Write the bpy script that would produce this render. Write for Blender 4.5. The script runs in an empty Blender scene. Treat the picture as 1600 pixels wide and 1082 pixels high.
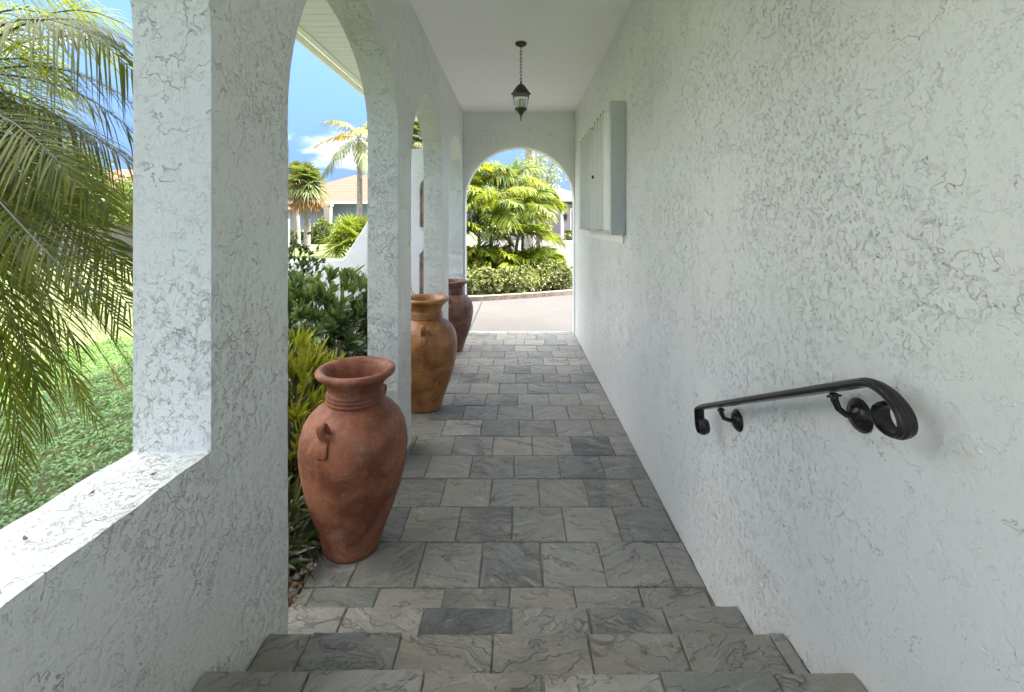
import bpy, bmesh, math, random
import numpy as np
from mathutils import Vector, Matrix
R = math.radians
rnd = random.Random(7)
rng = np.random.default_rng(11)
S = bpy.context.scene
C = S.collection
# ------------------------------------------------------------------ camera
H = 1.77; F = 710.0; CX = 808.0; CY = 350.0          # eye height, focal (px of a 1600 px frame), vanishing point
cam = bpy.data.objects.new('camera', bpy.data.cameras.new('camera')); C.objects.link(cam)
cam.location = (0, 0, H); cam.rotation_euler = (R(90), 0, 0)
cam.data.sensor_width = 36; cam.data.lens = 36 * F / 1600
cam.data.shift_x = -(CX - 800) / 1600; cam.data.shift_y = -(541 - CY) / 1600
cam.data.clip_start = 0.05; cam.data.clip_end = 2000
S.camera = cam
def P(px, py, Y): return Vector(((px - CX) / F * Y, Y, H - (py - CY) / F * Y))
# ------------------------------------------------------------------ light
FILL_CLOUDK = 6.3
SUN = Vector((2.75, 0.55, 3.6)).normalized()
w = bpy.data.worlds.new('World'); S.world = w; w.use_nodes = True
nt = w.node_tree; nt.nodes.clear()
def N(nt, t, **k):
    n = nt.nodes.new(t)
    for a, b in k.items():
        if a == 'inp':
            for i, v in b.items(): n.inputs[i].default_value = v
        else: setattr(n, a, b)
    return n
L = lambda nt, a, b: nt.links.new(a, b)
out = N(nt, 'ShaderNodeOutputWorld'); bg = N(nt, 'ShaderNodeBackground', inp={'Strength': 0.15})
sky = N(nt, 'ShaderNodeTexSky', sky_type='NISHITA', sun_disc=False, sun_elevation=math.asin(SUN.z), sun_rotation=math.atan2(SUN.x, SUN.y))
sky.air_density = 1.0; sky.dust_density = 0.6; sky.ozone_density = 1.5
tc = N(nt, 'ShaderNodeTexCoord'); mp = N(nt, 'ShaderNodeMapping'); mp.inputs['Scale'].default_value = (1, 1, 2.6); mp.inputs['Location'].default_value = (.35, .1, .12)
no = N(nt, 'ShaderNodeTexNoise', inp={'Scale': 3.0, 'Detail': 7, 'Roughness': .55, 'Distortion': .3})
def wm(op, a, b=None, c=None):
    n = N(nt, 'ShaderNodeMath', operation=op)
    for i, v in enumerate((a, b, c)):
        if v is None: continue
        if isinstance(v, (int, float)): n.inputs[i].default_value = v
        else: L(nt, v, n.inputs[i])
    return n.outputs[0]
def wr(v, a, b, c, d):
    n = N(nt, 'ShaderNodeMapRange', interpolation_type='SMOOTHSTEP', inp={1: a, 2: b, 3: c, 4: d}); L(nt, v, n.inputs[0]); return n.outputs[0]
sx = N(nt, 'ShaderNodeSeparateXYZ'); L(nt, tc.outputs['Generated'], sx.inputs[0]); X_, Y_, Z_ = sx.outputs
# bright cloud added in the west (-x) to light the walkway; scattered clouds elsewhere
fill_cloud = wm('MULTIPLY', wr(wm('MULTIPLY', X_, -1.), .66, .86, 0, 1), wr(wm('MULTIPLY', Y_, -1.), .0, .45, 1, 0))
fill_cloud = wm('MULTIPLY', wm('MULTIPLY', fill_cloud, wr(Z_, .9, .6, 0, 1)), .36)
fill_cloud = wm('MAXIMUM', fill_cloud, wr(Z_, .52, .72, 0, 1))      # bright cloud added overhead, out of view, as fill light
cov = wm('ADD', no.outputs[0], wm('MULTIPLY', wr(fill_cloud, 0, .4, 0, 1), .3))
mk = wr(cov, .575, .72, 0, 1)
brt = wm('MULTIPLY_ADD', fill_cloud, FILL_CLOUDK, 3.2)
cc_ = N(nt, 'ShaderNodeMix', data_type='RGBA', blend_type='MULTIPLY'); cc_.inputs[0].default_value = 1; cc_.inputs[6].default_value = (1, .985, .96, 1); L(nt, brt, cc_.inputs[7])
# deeper blue towards the horizon than a hazy sky would give
sg = N(nt, 'ShaderNodeMix', data_type='RGBA', blend_type='MULTIPLY'); sg.inputs[0].default_value = 1; L(nt, sky.outputs[0], sg.inputs[6])
hz = N(nt, 'ShaderNodeMix', data_type='RGBA'); L(nt, wr(Z_, .0, .5, 0, 1), hz.inputs[0]); hz.inputs[6].default_value = (.080, .104, .185, 1); hz.inputs[7].default_value = (.40, .47, .62, 1); L(nt, hz.outputs[2], sg.inputs[7])
mx = N(nt, 'ShaderNodeMix', data_type='RGBA')
L(nt, tc.outputs['Generated'], mp.inputs[0]); L(nt, mp.outputs[0], no.inputs[0])
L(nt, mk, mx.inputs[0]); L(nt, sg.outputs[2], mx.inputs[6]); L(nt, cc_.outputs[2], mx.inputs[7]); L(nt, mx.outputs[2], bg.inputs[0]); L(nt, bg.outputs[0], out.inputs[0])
sl = bpy.data.lights.new('sun', 'SUN'); sl.energy = 4.5; sl.angle = R(.5); sl.color = (1, .95, .86)
so = bpy.data.objects.new('sun', sl); C.objects.link(so); so.rotation_euler = SUN.to_track_quat('Z', 'Y').to_euler(); so.location = (5, 5, 12)
S.view_settings.view_transform = 'Standard'; S.view_settings.look = 'None'; S.view_settings.gamma = 1
S.view_settings.exposure = 2.6
S.render.engine = 'CYCLES'; S.cycles.max_bounces = 10; S.cycles.diffuse_bounces = 6; S.cycles.transmission_bounces = 6; S.cycles.transparent_max_bounces = 8
S.cycles.use_denoising = True

# ------------------------------------------------------------------ helpers
def tag(o, label=None, cat=None, group=None, kind=None):
    if label: o['label'] = label
    if cat: o['category'] = cat
    if group: o['group'] = group
    if kind: o['kind'] = kind
    return o
def empty(name, loc=(0, 0, 0), rz=0):
    o = bpy.data.objects.new(name, None); C.objects.link(o); o.location = loc; o.rotation_euler = (0, 0, rz); o.empty_display_size = .1
    return o
def link(name, me, m, parent=None):
    o = bpy.data.objects.new(name, me); C.objects.link(o)
    if m: me.materials.append(m)
    if parent: o.parent = parent
    return o
class MB:
    def __init__(s): s.v = []; s.f = []; s.sm = []; s.col = None
    def add(s, vs, fs, smooth=False):
        b = len(s.v); s.v += [tuple(v) for v in vs]; s.f += [tuple(i + b for i in f) for f in fs]; s.sm += [smooth] * len(fs); return s
    def box(s, x0, x1, y0, y1, z0, z1):
        return s.add([(x, y, z) for x in (x0, x1) for y in (y0, y1) for z in (z0, z1)], [(0, 1, 3, 2), (4, 6, 7, 5), (0, 4, 5, 1), (2, 3, 7, 6), (0, 2, 6, 4), (1, 5, 7, 3)])
    def tube(s, pts, rad, n=8, cap=True):
        pts = [Vector(p) for p in pts]; m = len(pts)
        if not hasattr(rad, '__len__'): rad = [rad] * m
        vs = []; ref = None
        for i, p in enumerate(pts):
            t = (pts[min(i + 1, m - 1)] - pts[max(i - 1, 0)]).normalized()
            if ref is None: ref = t.orthogonal().normalized()
            a = (ref - t * ref.dot(t)).normalized(); ref = a; b = t.cross(a)
            for k in range(n):
                q = 2 * math.pi * k / n; vs.append(p + (a * math.cos(q) + b * math.sin(q)) * rad[i])
        fs = [(i * n + k, i * n + (k + 1) % n, (i + 1) * n + (k + 1) % n, (i + 1) * n + k) for i in range(m - 1) for k in range(n)]
        if cap: fs += [tuple(range(n - 1, -1, -1)), tuple((m - 1) * n + k for k in range(n))]
        return s.add(vs, fs, True)
    def lathe(s, prof, c=(0, 0, 0), n=48, smooth=True, wob=None):
        vs = []
        for (z, r) in prof:
            for k in range(n):
                q = 2 * math.pi * k / n; rr = r * (1 + (wob(q, z) if wob else 0)); vs.append((c[0] + rr * math.cos(q), c[1] + rr * math.sin(q), c[2] + z))
        m = len(prof)
        fs = [(i * n + k, i * n + (k + 1) % n, (i + 1) * n + (k + 1) % n, (i + 1) * n + k) for i in range(m - 1) for k in range(n)]
        return s.add(vs, fs, smooth)
    def build(s, name, m, parent=None):
        me = bpy.data.meshes.new(name); me.from_pydata(s.v, [], s.f)
        me.polygons.foreach_set('use_smooth', s.sm)
        bm = bmesh.new(); bm.from_mesh(me); bmesh.ops.recalc_face_normals(bm, faces=bm.faces); bm.to_mesh(me); bm.free()
        return link(name, me, m, parent)
def bevel(o, wd, seg=2):
    b = o.modifiers.new('bevel', 'BEVEL'); b.width = wd; b.segments = seg; b.limit_method = 'ANGLE'; b.angle_limit = R(35); return o
def rand_poly(pts, step, j):
    """resample a closed outline, wobbling it by j"""
    o = []
    n = len(pts)
    for i in range(n):
        a = Vector(pts[i]); b = Vector(pts[(i + 1) % n]); d = (b - a).length; k = max(1, int(d / step))
        nrm = Vector((-(b - a).y, (b - a).x)).normalized() if d > 0 else Vector((0, 0))
        for q in range(k):
            p = a.lerp(b, q / k)
            if q: p = p + nrm * rnd.uniform(-j, j)
            o.append(p)
    return o
def extruded(name, outlines, half, mat, m, parent, bev=.012):
    """flat outlines (the first solid, others holes) extruded to a slab with rounded arrises; mat = 4x4 to world"""
    from mathutils.geometry import tessellate_polygon
    polys = []
    for pts in outlines:
        q_ = []
        for p in pts:
            v = Vector((p[0], p[1], 0))
            if not q_ or (v - q_[-1]).length > .003: q_.append(v)
        if (q_[0] - q_[-1]).length <= .003: q_.pop()
        polys.append(q_)
    flat = [p for q_ in polys for p in q_]; tri = tessellate_polygon(polys); n = len(flat)
    bm = bmesh.new(); A = [bm.verts.new((p.x, p.y, -half)) for p in flat]; B = [bm.verts.new((p.x, p.y, half)) for p in flat]
    for t in tri:
        if len(set(t)) < 3: continue
        try: bm.faces.new([A[i] for i in t]); bm.faces.new([B[i] for i in reversed(t)])
        except ValueError: pass
    o = 0
    for q_ in polys:
        k = len(q_)
        for i in range(k): bm.faces.new((A[o + i], A[o + (i + 1) % k], B[o + (i + 1) % k], B[o + i]))
        o += k
    bmesh.ops.recalc_face_normals(bm, faces=bm.faces)
    me = bpy.data.meshes.new(name); bm.to_mesh(me); bm.free(); me.transform(mat)
    bm = bmesh.new(); bm.from_mesh(me); bmesh.ops.recalc_face_normals(bm, faces=bm.faces); bm.to_mesh(me); bm.free()
    ob = link(name, me, m, parent); bevel(ob, bev, 3); return ob

# ------------------------------------------------------------------ materials
def mat(name):
    m = bpy.data.materials.new(name); m.use_nodes = True; nt = m.node_tree
    return m, nt, nt.nodes['Principled BSDF'], nt.nodes['Material Output']
def mathn(nt, op, a, b=None, c=None):
    n = N(nt, 'ShaderNodeMath', operation=op)
    for i, v in enumerate((a, b, c)):
        if v is None: continue
        if isinstance(v, (int, float)): n.inputs[i].default_value = v
        else: L(nt, v, n.inputs[i])
    return n.outputs[0]
def sstep(nt, v, a, b, inv=False):
    n = N(nt, 'ShaderNodeMapRange', interpolation_type='SMOOTHSTEP'); L(nt, v, n.inputs[0])
    n.inputs[1].default_value = a; n.inputs[2].default_value = b; n.inputs[3].default_value = 1. if inv else 0.; n.inputs[4].default_value = 0. if inv else 1.
    return n.outputs[0]
def noise(nt, vec, scale, det=3, rough=.5, dist=0., out=0):
    n = N(nt, 'ShaderNodeTexNoise', inp={'Scale': scale, 'Detail': det, 'Roughness': rough, 'Distortion': dist})
    if vec is not None: L(nt, vec, n.inputs['Vector'])
    return n.outputs[out]
def vmath(nt, op, a, b):
    n = N(nt, 'ShaderNodeVectorMath', operation=op)
    for i, v in enumerate((a, b)):
        if isinstance(v, tuple): n.inputs[i].default_value = v
        elif isinstance(v, (int, float)): n.inputs['Scale'].default_value = v
        else: L(nt, v, n.inputs[i])
    return n.outputs[0]
def ramp(nt, v, els):
    n = N(nt, 'ShaderNodeValToRGB'); L(nt, v, n.inputs[0]); e = n.color_ramp.elements
    while len(e) < len(els): e.new(.5)
    for i, (p, c) in enumerate(els): e[i].position = p; e[i].color = tuple(c) + (1,)
    return n.outputs[0]
def mixc(nt, f, a, b, bt='MIX'):
    n = N(nt, 'ShaderNodeMix', data_type='RGBA', blend_type=bt)
    for i, v in ((0, f), (6, a), (7, b)):
        if isinstance(v, (int, float)): n.inputs[i].default_value = v
        elif isinstance(v, tuple): n.inputs[i].default_value = v + (1,)
        else: L(nt, v, n.inputs[i])
    return n.outputs[2]
def bump(nt, bs, h, dist, strength=1.):
    b = N(nt, 'ShaderNodeBump', inp={'Strength': strength, 'Distance': dist}); L(nt, h, b.inputs['Height']); L(nt, b.outputs[0], bs.inputs['Normal']); return b

def stucco(name, col, amp=.006, rough=.42, dens=0., disp=False):
    m, nt, bs, mo = mat(name)
    pos = N(nt, 'ShaderNodeNewGeometry').outputs['Position']
    wf = vmath(nt, 'ADD', pos, vmath(nt, 'SCALE', vmath(nt, 'SUBTRACT', noise(nt, pos, 18, 3, .62, 0, 1), (.5, .5, .5)), .06))
    # trowelled plateaus with ragged one-sided edges, in drifts
    drift = noise(nt, pos, 1.7, 5, .68)
    m2 = sstep(nt, drift, .43 - dens, .57 - dens); m3 = sstep(nt, drift, .60 + dens, .46 + dens)
    a = sstep(nt, noise(nt, wf, 5.5, 5, .66), .505, .513)
    # short torn pits and dashes
    hi = noise(nt, vmath(nt, 'MULTIPLY', wf, (1., 1., .6)), 62, 3, .6)
    pits = mathn(nt, 'MULTIPLY', sstep(nt, hi, .585 - dens * .6, .615 - dens * .6), mathn(nt, 'MULTIPLY_ADD', m2, .88, .12))
    hi2 = noise(nt, vmath(nt, 'ADD', wf, (3.1, 7.7, 1.9)), 20, 4, .66)
    dash = mathn(nt, 'MULTIPLY', sstep(nt, mathn(nt, 'ABSOLUTE', mathn(nt, 'SUBTRACT', hi2, .5)), .0, .018, True), mathn(nt, 'MULTIPLY', sstep(nt, hi, .50, .53), mathn(nt, 'MULTIPLY_ADD', m2, .78, .22)))
    lo = noise(nt, vmath(nt, 'ADD', wf, (9.1, .7, 4.9)), 4.6, 4, .62)
    long_ = mathn(nt, 'MULTIPLY', sstep(nt, mathn(nt, 'ABSOLUTE', mathn(nt, 'SUBTRACT', lo, .5)), .0, .0055, True), sstep(nt, noise(nt, pos, 6, 2, .6), .50 - dens, .53 - dens))
    gg = mathn(nt, 'MAXIMUM', mathn(nt, 'MAXIMUM', pits, mathn(nt, 'MULTIPLY', dash, .75)), long_)
    h = mathn(nt, 'MULTIPLY_ADD', a, .30, mathn(nt, 'MULTIPLY', mathn(nt, 'MULTIPLY', sstep(nt, hi2, .53, .545), m2), .25))
    h = mathn(nt, 'SUBTRACT', h, mathn(nt, 'MULTIPLY', gg, .85))
    h = mathn(nt, 'MULTIPLY_ADD', noise(nt, pos, 150, 2, .6), .22, h)
    h = mathn(nt, 'MULTIPLY_ADD', drift, .6, h)
    if disp:
        d = N(nt, 'ShaderNodeDisplacement', inp={'Midlevel': .3, 'Scale': amp}); L(nt, h, d.inputs['Height']); L(nt, d.outputs[0], mo.inputs['Displacement']); m.displacement_method = 'BOTH'
    else: bump(nt, bs, h, amp)
    cc = mixc(nt, sstep(nt, drift, .3, .7), tuple(x * .965 for x in col), col)
    cc = mixc(nt, mathn(nt, 'MULTIPLY', gg, .10 if disp else .0), cc, tuple(x * .45 for x in col))     # shade of the torn pits, put into the colour
    L(nt, cc, bs.inputs['Base Color']); bs.inputs['Roughness'].default_value = rough
    return m
WALL = (.765, .785, .775)
M = {}
M['stucco'] = stucco('stucco', WALL, .0048, .32, disp=True)
M['stucco_pier'] = stucco('stucco_pier', WALL, .0080, .42, -.015)
M['stucco_fine'] = stucco('stucco_fine', (.75, .775, .77), .0035, .5)
M['stucco_white'] = stucco('stucco_white', (.74, .76, .78), .003, .6)
def plain(name, col, rough=.5, metal=0., nz=None, amp=.001, var=.12, scale=6., spec=.5):
    m, nt, bs, _ = mat(name); pos = N(nt, 'ShaderNodeTexCoord').outputs['Object']
    t = noise(nt, pos, scale, 5, .6)
    L(nt, mixc(nt, sstep(nt, t, .3, .7), tuple(c * (1 - var) for c in col), tuple(min(1, c * (1 + var)) for c in col)), bs.inputs['Base Color'])
    bs.inputs['Roughness'].default_value = rough; bs.inputs['Metallic'].default_value = metal; bs.inputs['Specular IOR Level'].default_value = spec
    if nz: bump(nt, bs, noise(nt, pos, nz, 4, .6), amp)
    return m
M['ceiling'] = plain('ceiling_paint', (.94, .935, .95), .7, nz=90, amp=.0016, var=.02, scale=1.5)
M['iron'] = plain('black_iron', (.028, .026, .025), .26, .4, nz=60, amp=.0003, var=.3, scale=30)
M['bronze'] = plain('lantern_bronze', (.075, .078, .062), .5, .7, nz=80, amp=.001, var=.5, scale=60)
M['shutter'] = plain('shutter_paint', (.66, .69, .68), .4, 0, var=.03)
M['shutter_dark'] = plain('shutter_side', (.50, .54, .53), .45, 0, var=.03)
M['pin'] = plain('hinge_metal', (.34, .36, .355), .5, .3)
M['white_trim'] = plain('white_trim', (.78, .77, .74), .5, var=.05)
M['rock'] = plain('rock', (.22, .20, .17), .85, nz=8, amp=.05, var=.4, scale=5)
M['kerb'] = plain('kerb_concrete', (.17, .14, .105), .9, nz=50, amp=.004, var=.3, scale=12)
M['beige'] = plain('beige_render', (.33, .29, .25), .85, nz=30, amp=.003, var=.08, scale=.8)
M['pale_house'] = plain('pale_render', (.20, .235, .29), .85, nz=30, amp=.003, var=.08, scale=.8)
M['garage'] = plain('garage_paint', (.24, .215, .19), .6, var=.06, scale=.7)
M['dark'] = plain('dark_void', (.03, .03, .035), .4)
M['bark'] = plain('bark', (.21, .18, .15), .9, nz=25, amp=.012, var=.45, scale=14)
M['palebark'] = plain('pale_bark', (.20, .18, .155), .9, nz=14, amp=.01, var=.35, scale=9)
M['stem'] = plain('stem', (.10, .085, .05), .8, nz=40, amp=.004, var=.3)
M['greenstem'] = plain('green_stem', (.11, .14, .04), .55, var=.3, scale=20)
M['darkstem'] = plain('dark_stem', (.035, .045, .018), .45, var=.3, scale=20)
M['candle'] = plain('candle', (.75, .72, .62), .6)
def glass():
    m, nt, bs, o = mat('lantern_glass'); bs.inputs['Transmission Weight'].default_value = 1; bs.inputs['Roughness'].default_value = .08; bs.inputs['IOR'].default_value = 1.12
    bs.inputs['Base Color'].default_value = (.9, .93, .9, 1); return m
M['glass'] = glass()
def slate():
    m, nt, bs, _ = mat('slate'); g = N(nt, 'ShaderNodeNewGeometry'); pos = g.outputs['Position']
    at = N(nt, 'ShaderNodeAttribute', attribute_name='tile'); tr = at.outputs['Color']
    sp = N(nt, 'ShaderNodeSeparateColor'); L(nt, tr, sp.inputs[0]); r1, r2, r3 = sp.outputs
    rot = N(nt, 'ShaderNodeVectorRotate', rotation_type='Z_AXIS'); L(nt, pos, rot.inputs[0]); L(nt, mathn(nt, 'MULTIPLY_ADD', r3, 1.3, -.65), rot.inputs['Angle'])
    off = vmath(nt, 'ADD', rot.outputs[0], vmath(nt, 'SCALE', tr, 37.))
    st = vmath(nt, 'MULTIPLY', off, (.8, 3.8, 1.))
    wv = vmath(nt, 'ADD', st, vmath(nt, 'SCALE', vmath(nt, 'SUBTRACT', noise(nt, off, 3.2, 4, .6, 0, 1), (.5, .5, .5)), .75))
    # cleft layers: terraces of a warped height field
    hf = noise(nt, wv, 1.6, 6, .55)
    tz = mathn(nt, 'MULTIPLY', hf, 7.); fr = mathn(nt, 'FRACT', tz)
    ter = mathn(nt, 'ADD', mathn(nt, 'FLOOR', tz), sstep(nt, fr, .90, 1.0))
    lam = sstep(nt, noise(nt, wv, 9, 4, .6), .45, .62)
    h = mathn(nt, 'ADD', mathn(nt, 'MULTIPLY', ter, .5), mathn(nt, 'ADD', mathn(nt, 'MULTIPLY', lam, .16), mathn(nt, 'MULTIPLY', noise(nt, off, 60, 4, .7), .16)))
    h = mathn(nt, 'ADD', h, mathn(nt, 'MULTIPLY', hf, 1.6))
    h = mathn(nt, 'ADD', h, mathn(nt, 'MULTIPLY', noise(nt, vmath(nt, 'MULTIPLY', wv, (1., 1.8, 1.)), 16, 5, .7), .5))
    bump(nt, bs, h, .013)
    fz = mathn(nt, 'MULTIPLY', sstep(nt, mathn(nt, 'ABSOLUTE', mathn(nt, 'SUBTRACT', noise(nt, wv, 1.2, 3, .5), .5)), .0, .014, True), sstep(nt, noise(nt, off, 5, 2, .5), .42, .5))
    base = ramp(nt, r1, [(0, (.075, .082, .082)), (.12, (.14, .147, .142)), (.45, (.225, .225, .207)), (.8, (.285, .272, .245)), (1, (.37, .345, .32))])
    n1 = noise(nt, off, 3.0, 6, .68, .6); n2 = noise(nt, wv, 5., 6, .7, .4)
    c = mixc(nt, sstep(nt, n1, .38, .66), base, mixc(nt, r2, (.29, .25, .205), (.21, .222, .215)))
    c = mixc(nt, mathn(nt, 'MULTIPLY', sstep(nt, n2, .5, .75), .65), c, (.42, .395, .36))
    c = mixc(nt, mathn(nt, 'MULTIPLY', sstep(nt, noise(nt, off, 7, 5, .7, 1.), .55, .8), .6), c, (.085, .09, .09))
    c = mixc(nt, mathn(nt, 'MULTIPLY', sstep(nt, noise(nt, off, 45, 4, .7), .66, .72), mathn(nt, 'MULTIPLY', sstep(nt, r2, .72, .9), .8)), c, (.6, .6, .57))
    c = mixc(nt, mathn(nt, 'MULTIPLY', sstep(nt, fr, .86, .99), .22), c, (.035, .036, .034))
    c = mixc(nt, mathn(nt, 'MULTIPLY', fz, .6), c, (.05, .048, .045))
    L(nt, c, bs.inputs['Base Color'])
    L(nt, mathn(nt, 'MULTIPLY_ADD', n1, .35, .28), bs.inputs['Roughness']); bs.inputs['Specular IOR Level'].default_value = .5
    return m
M['slate'] = slate()
M['grout'] = plain('grout', (.14, .125, .10), .95, nz=200, amp=.002, var=.3, scale=20)
def terracotta(name, c0, c1, c2, gloss=.6):
    m, nt, bs, _ = mat(name); pos = N(nt, 'ShaderNodeTexCoord').outputs['Object']
    n1 = noise(nt, pos, 5, 6, .65, .3); n2 = noise(nt, pos, 8, 8, .82, .3); n3 = noise(nt, pos, 70, 4, .7)
    st = vmath(nt, 'MULTIPLY', pos, (1., 1., 9.)); n4 = noise(nt, st, 9, 5, .7)
    sc = vmath(nt, 'MULTIPLY', vmath(nt, 'ADD', pos, vmath(nt, 'SCALE', noise(nt, pos, 6, 2, .5, 0, 1), .3)), (26., 26., 5.)); n5 = noise(nt, sc, 4, 4, .7)
    c = mixc(nt, sstep(nt, n1, .40, .62), tuple(x * .8 for x in c0), c1)
    c = mixc(nt, mathn(nt, 'MULTIPLY', sstep(nt, n4, .5, .75), .55), c, c1)
    c = mixc(nt, mathn(nt, 'MULTIPLY', sstep(nt, n2, .50, .68), mathn(nt, 'MULTIPLY', sstep(nt, n1, .35, .6), .7)), c, c2)
    c = mixc(nt, mathn(nt, 'MULTIPLY', sstep(nt, n5, .62, .68), .55), c, c2)
    c = mixc(nt, mathn(nt, 'MULTIPLY', sstep(nt, n3, .66, .74), .7), c, tuple(x * .25 for x in c0))
    c = mixc(nt, mathn(nt, 'MULTIPLY', sstep(nt, noise(nt, pos, 3.5, 5, .7, .8), .52, .70), .65), c, tuple(x * .42 for x in c0))
    L(nt, c, bs.inputs['Base Color'])
    n6 = noise(nt, vmath(nt, 'MULTIPLY', pos, (.6, .6, 30.)), 5, 3, .6)
    h = mathn(nt, 'ADD', mathn(nt, 'MULTIPLY_ADD', n4, .4, mathn(nt, 'MULTIPLY', n6, .35)), mathn(nt, 'ADD', mathn(nt, 'MULTIPLY', n3, .35), mathn(nt, 'MULTIPLY', sstep(nt, n2, .55, .62), .35)))
    bump(nt, bs, h, .004); bs.inputs['Roughness'].default_value = gloss
    return m
M['terra_red'] = terracotta('terracotta_red', (.22, .062, .028), (.33, .118, .060), (.48, .29, .20))
M['terra_amber'] = terracotta('terracotta_amber', (.27, .105, .028), (.40, .18, .058), (.46, .28, .14), .42)
M['terra_brown'] = terracotta('terracotta_brown', (.13, .05, .034), (.20, .095, .07), (.30, .20, .16))
M['plaque'] = terracotta('brown_moulding', (.20, .14, .11), (.28, .21, .17), (.38, .32, .28), .8)
def leafm(name, cols, rough=.42, trans=.3, spec=.4):
    m, nt, bs, o = mat(name)
    r = N(nt, 'ShaderNodeNewGeometry').outputs['Random Per Island']
    c = ramp(nt, r, [(i / (len(cols) - 1), q) for i, q in enumerate(cols)])
    pos = N(nt, 'ShaderNodeTexCoord').outputs['Object']
    c = mixc(nt, mathn(nt, 'MULTIPLY', sstep(nt, noise(nt, pos, 2.2, 3, .6), .35, .65), .35), c, cols[len(cols) // 2])
    L(nt, c, bs.inputs['Base Color']); bs.inputs['Roughness'].default_value = rough; bs.inputs['Specular IOR Level'].default_value = spec
    t = N(nt, 'ShaderNodeBsdfTranslucent'); L(nt, mixc(nt, .35, c, (.5, .6, .03), 'MIX'), t.inputs[0])
    ms = N(nt, 'ShaderNodeMixShader', inp={0: trans}); L(nt, bs.outputs[0], ms.inputs[1]); L(nt, t.outputs[0], ms.inputs[2]); L(nt, ms.outputs[0], o.inputs[0])
    return m
M['palm_near'] = leafm('palm_leaf_near', [(0.025, 0.046, 0.007), (0.059, 0.088, 0.010), (0.118, 0.130, 0.015), (0.038, 0.063, 0.010)], .5, .32, .25)
M['palm_yellow'] = leafm('palm_leaf_yellow', [(0.134, 0.185, 0.017), (0.202, 0.235, 0.025), (0.286, 0.252, 0.034)], .45, .4)
M['palm_dead'] = leafm('palm_leaf_dead', [(0.378, 0.202, 0.025), (0.420, 0.252, 0.042), (0.302, 0.168, 0.042)], .7, .3)
M['areca'] = leafm('areca_leaf', [(0.017, 0.050, 0.007), (0.042, 0.092, 0.010), (0.101, 0.151, 0.013), (0.227, 0.227, 0.021), (0.029, 0.067, 0.010)], .38, .35)
M['sabal'] = leafm('sabal_leaf', [(0.050, 0.080, 0.021), (0.092, 0.118, 0.034), (0.168, 0.176, 0.059)], .5, .2)
M['sabal_dead'] = leafm('sabal_dead', [(0.235, 0.134, 0.050), (0.202, 0.101, 0.042), (0.286, 0.202, 0.101)], .8, .15)
M['fan'] = leafm('fan_leaf', [(0.076, 0.118, 0.017), (0.126, 0.168, 0.025), (0.210, 0.227, 0.042)], .45, .3)
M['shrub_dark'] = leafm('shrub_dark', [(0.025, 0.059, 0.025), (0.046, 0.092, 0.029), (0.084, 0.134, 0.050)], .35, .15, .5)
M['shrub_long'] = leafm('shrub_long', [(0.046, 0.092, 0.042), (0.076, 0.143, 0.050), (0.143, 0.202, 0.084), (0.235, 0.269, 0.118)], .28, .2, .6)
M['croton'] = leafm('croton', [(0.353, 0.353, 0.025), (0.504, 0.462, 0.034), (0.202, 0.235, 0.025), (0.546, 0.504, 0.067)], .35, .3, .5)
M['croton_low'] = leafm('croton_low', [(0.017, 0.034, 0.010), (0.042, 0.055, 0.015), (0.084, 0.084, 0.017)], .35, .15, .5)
M['varieg'] = leafm('variegated', [(0.067, 0.118, 0.029), (0.143, 0.176, 0.059), (0.277, 0.277, 0.126), (0.084, 0.130, 0.034), (0.336, 0.319, 0.168)], .45, .2)
M['cover'] = leafm('cover_leaf', [(.030, .12, .015), (.055, .16, .022), (.10, .23, .035), (.04, .125, .018)], .35, .25, .5)
M['grass'] = leafm('grass_blade', [(0.118, 0.151, 0.042), (0.176, 0.193, 0.067), (0.244, 0.244, 0.101)], .6, .25)
M['tree'] = leafm('tree_leaf', [(0.042, 0.076, 0.017), (0.084, 0.126, 0.025), (0.168, 0.185, 0.042)], .5, .2)
def ground_mat(name, cols, scale=1.5, nz=60, amp=.02):
    m, nt, bs, _ = mat(name); pos = N(nt, 'ShaderNodeNewGeometry').outputs['Position']
    v = mathn(nt, 'ADD', mathn(nt, 'MULTIPLY', noise(nt, pos, scale, 6, .7), .6), mathn(nt, 'MULTIPLY', noise(nt, pos, scale * 30, 3, .6), .4))
    L(nt, ramp(nt, v, [(.3 + .4 * i / (len(cols) - 1), c) for i, c in enumerate(cols)]), bs.inputs['Base Color']); bs.inputs['Roughness'].default_value = .9
    bump(nt, bs, noise(nt, pos, nz, 4, .7), amp); return m
M['lawn'] = ground_mat('lawn', [(.10, .122, .045), (.138, .155, .062), (.18, .182, .085)], .5, 40, .05)
M['soil'] = ground_mat('soil', [(.03, .02, .014), (.06, .042, .03), (.11, .08, .055)], 8, 60, .02)
M['pebble'] = leafm('pebble', [(.25, .22, .18), (.40, .37, .33), (.14, .11, .09), (.5, .48, .45)], .7, 0.)
M['litter'] = leafm('leaf_litter', [(.10, .05, .025), (.16, .08, .04), (.22, .13, .06)], .7, .1)
def concrete():
    m, nt, bs, _ = mat('driveway'); pos = N(nt, 'ShaderNodeNewGeometry').outputs['Position']
    n = noise(nt, pos, .7, 6, .65); c = mixc(nt, sstep(nt, n, .35, .65), (.050, .047, .0455), (.060, .056, .055))
    c = mixc(nt, mathn(nt, 'MULTIPLY', sstep(nt, noise(nt, pos, 40, 3, .7), .6, .75), .25), c, (.2, .18, .17))
    L(nt, c, bs.inputs['Base Color']); bs.inputs['Roughness'].default_value = .9; bump(nt, bs, noise(nt, pos, 150, 3, .6), .003); return m
M['concrete'] = concrete()
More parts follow.
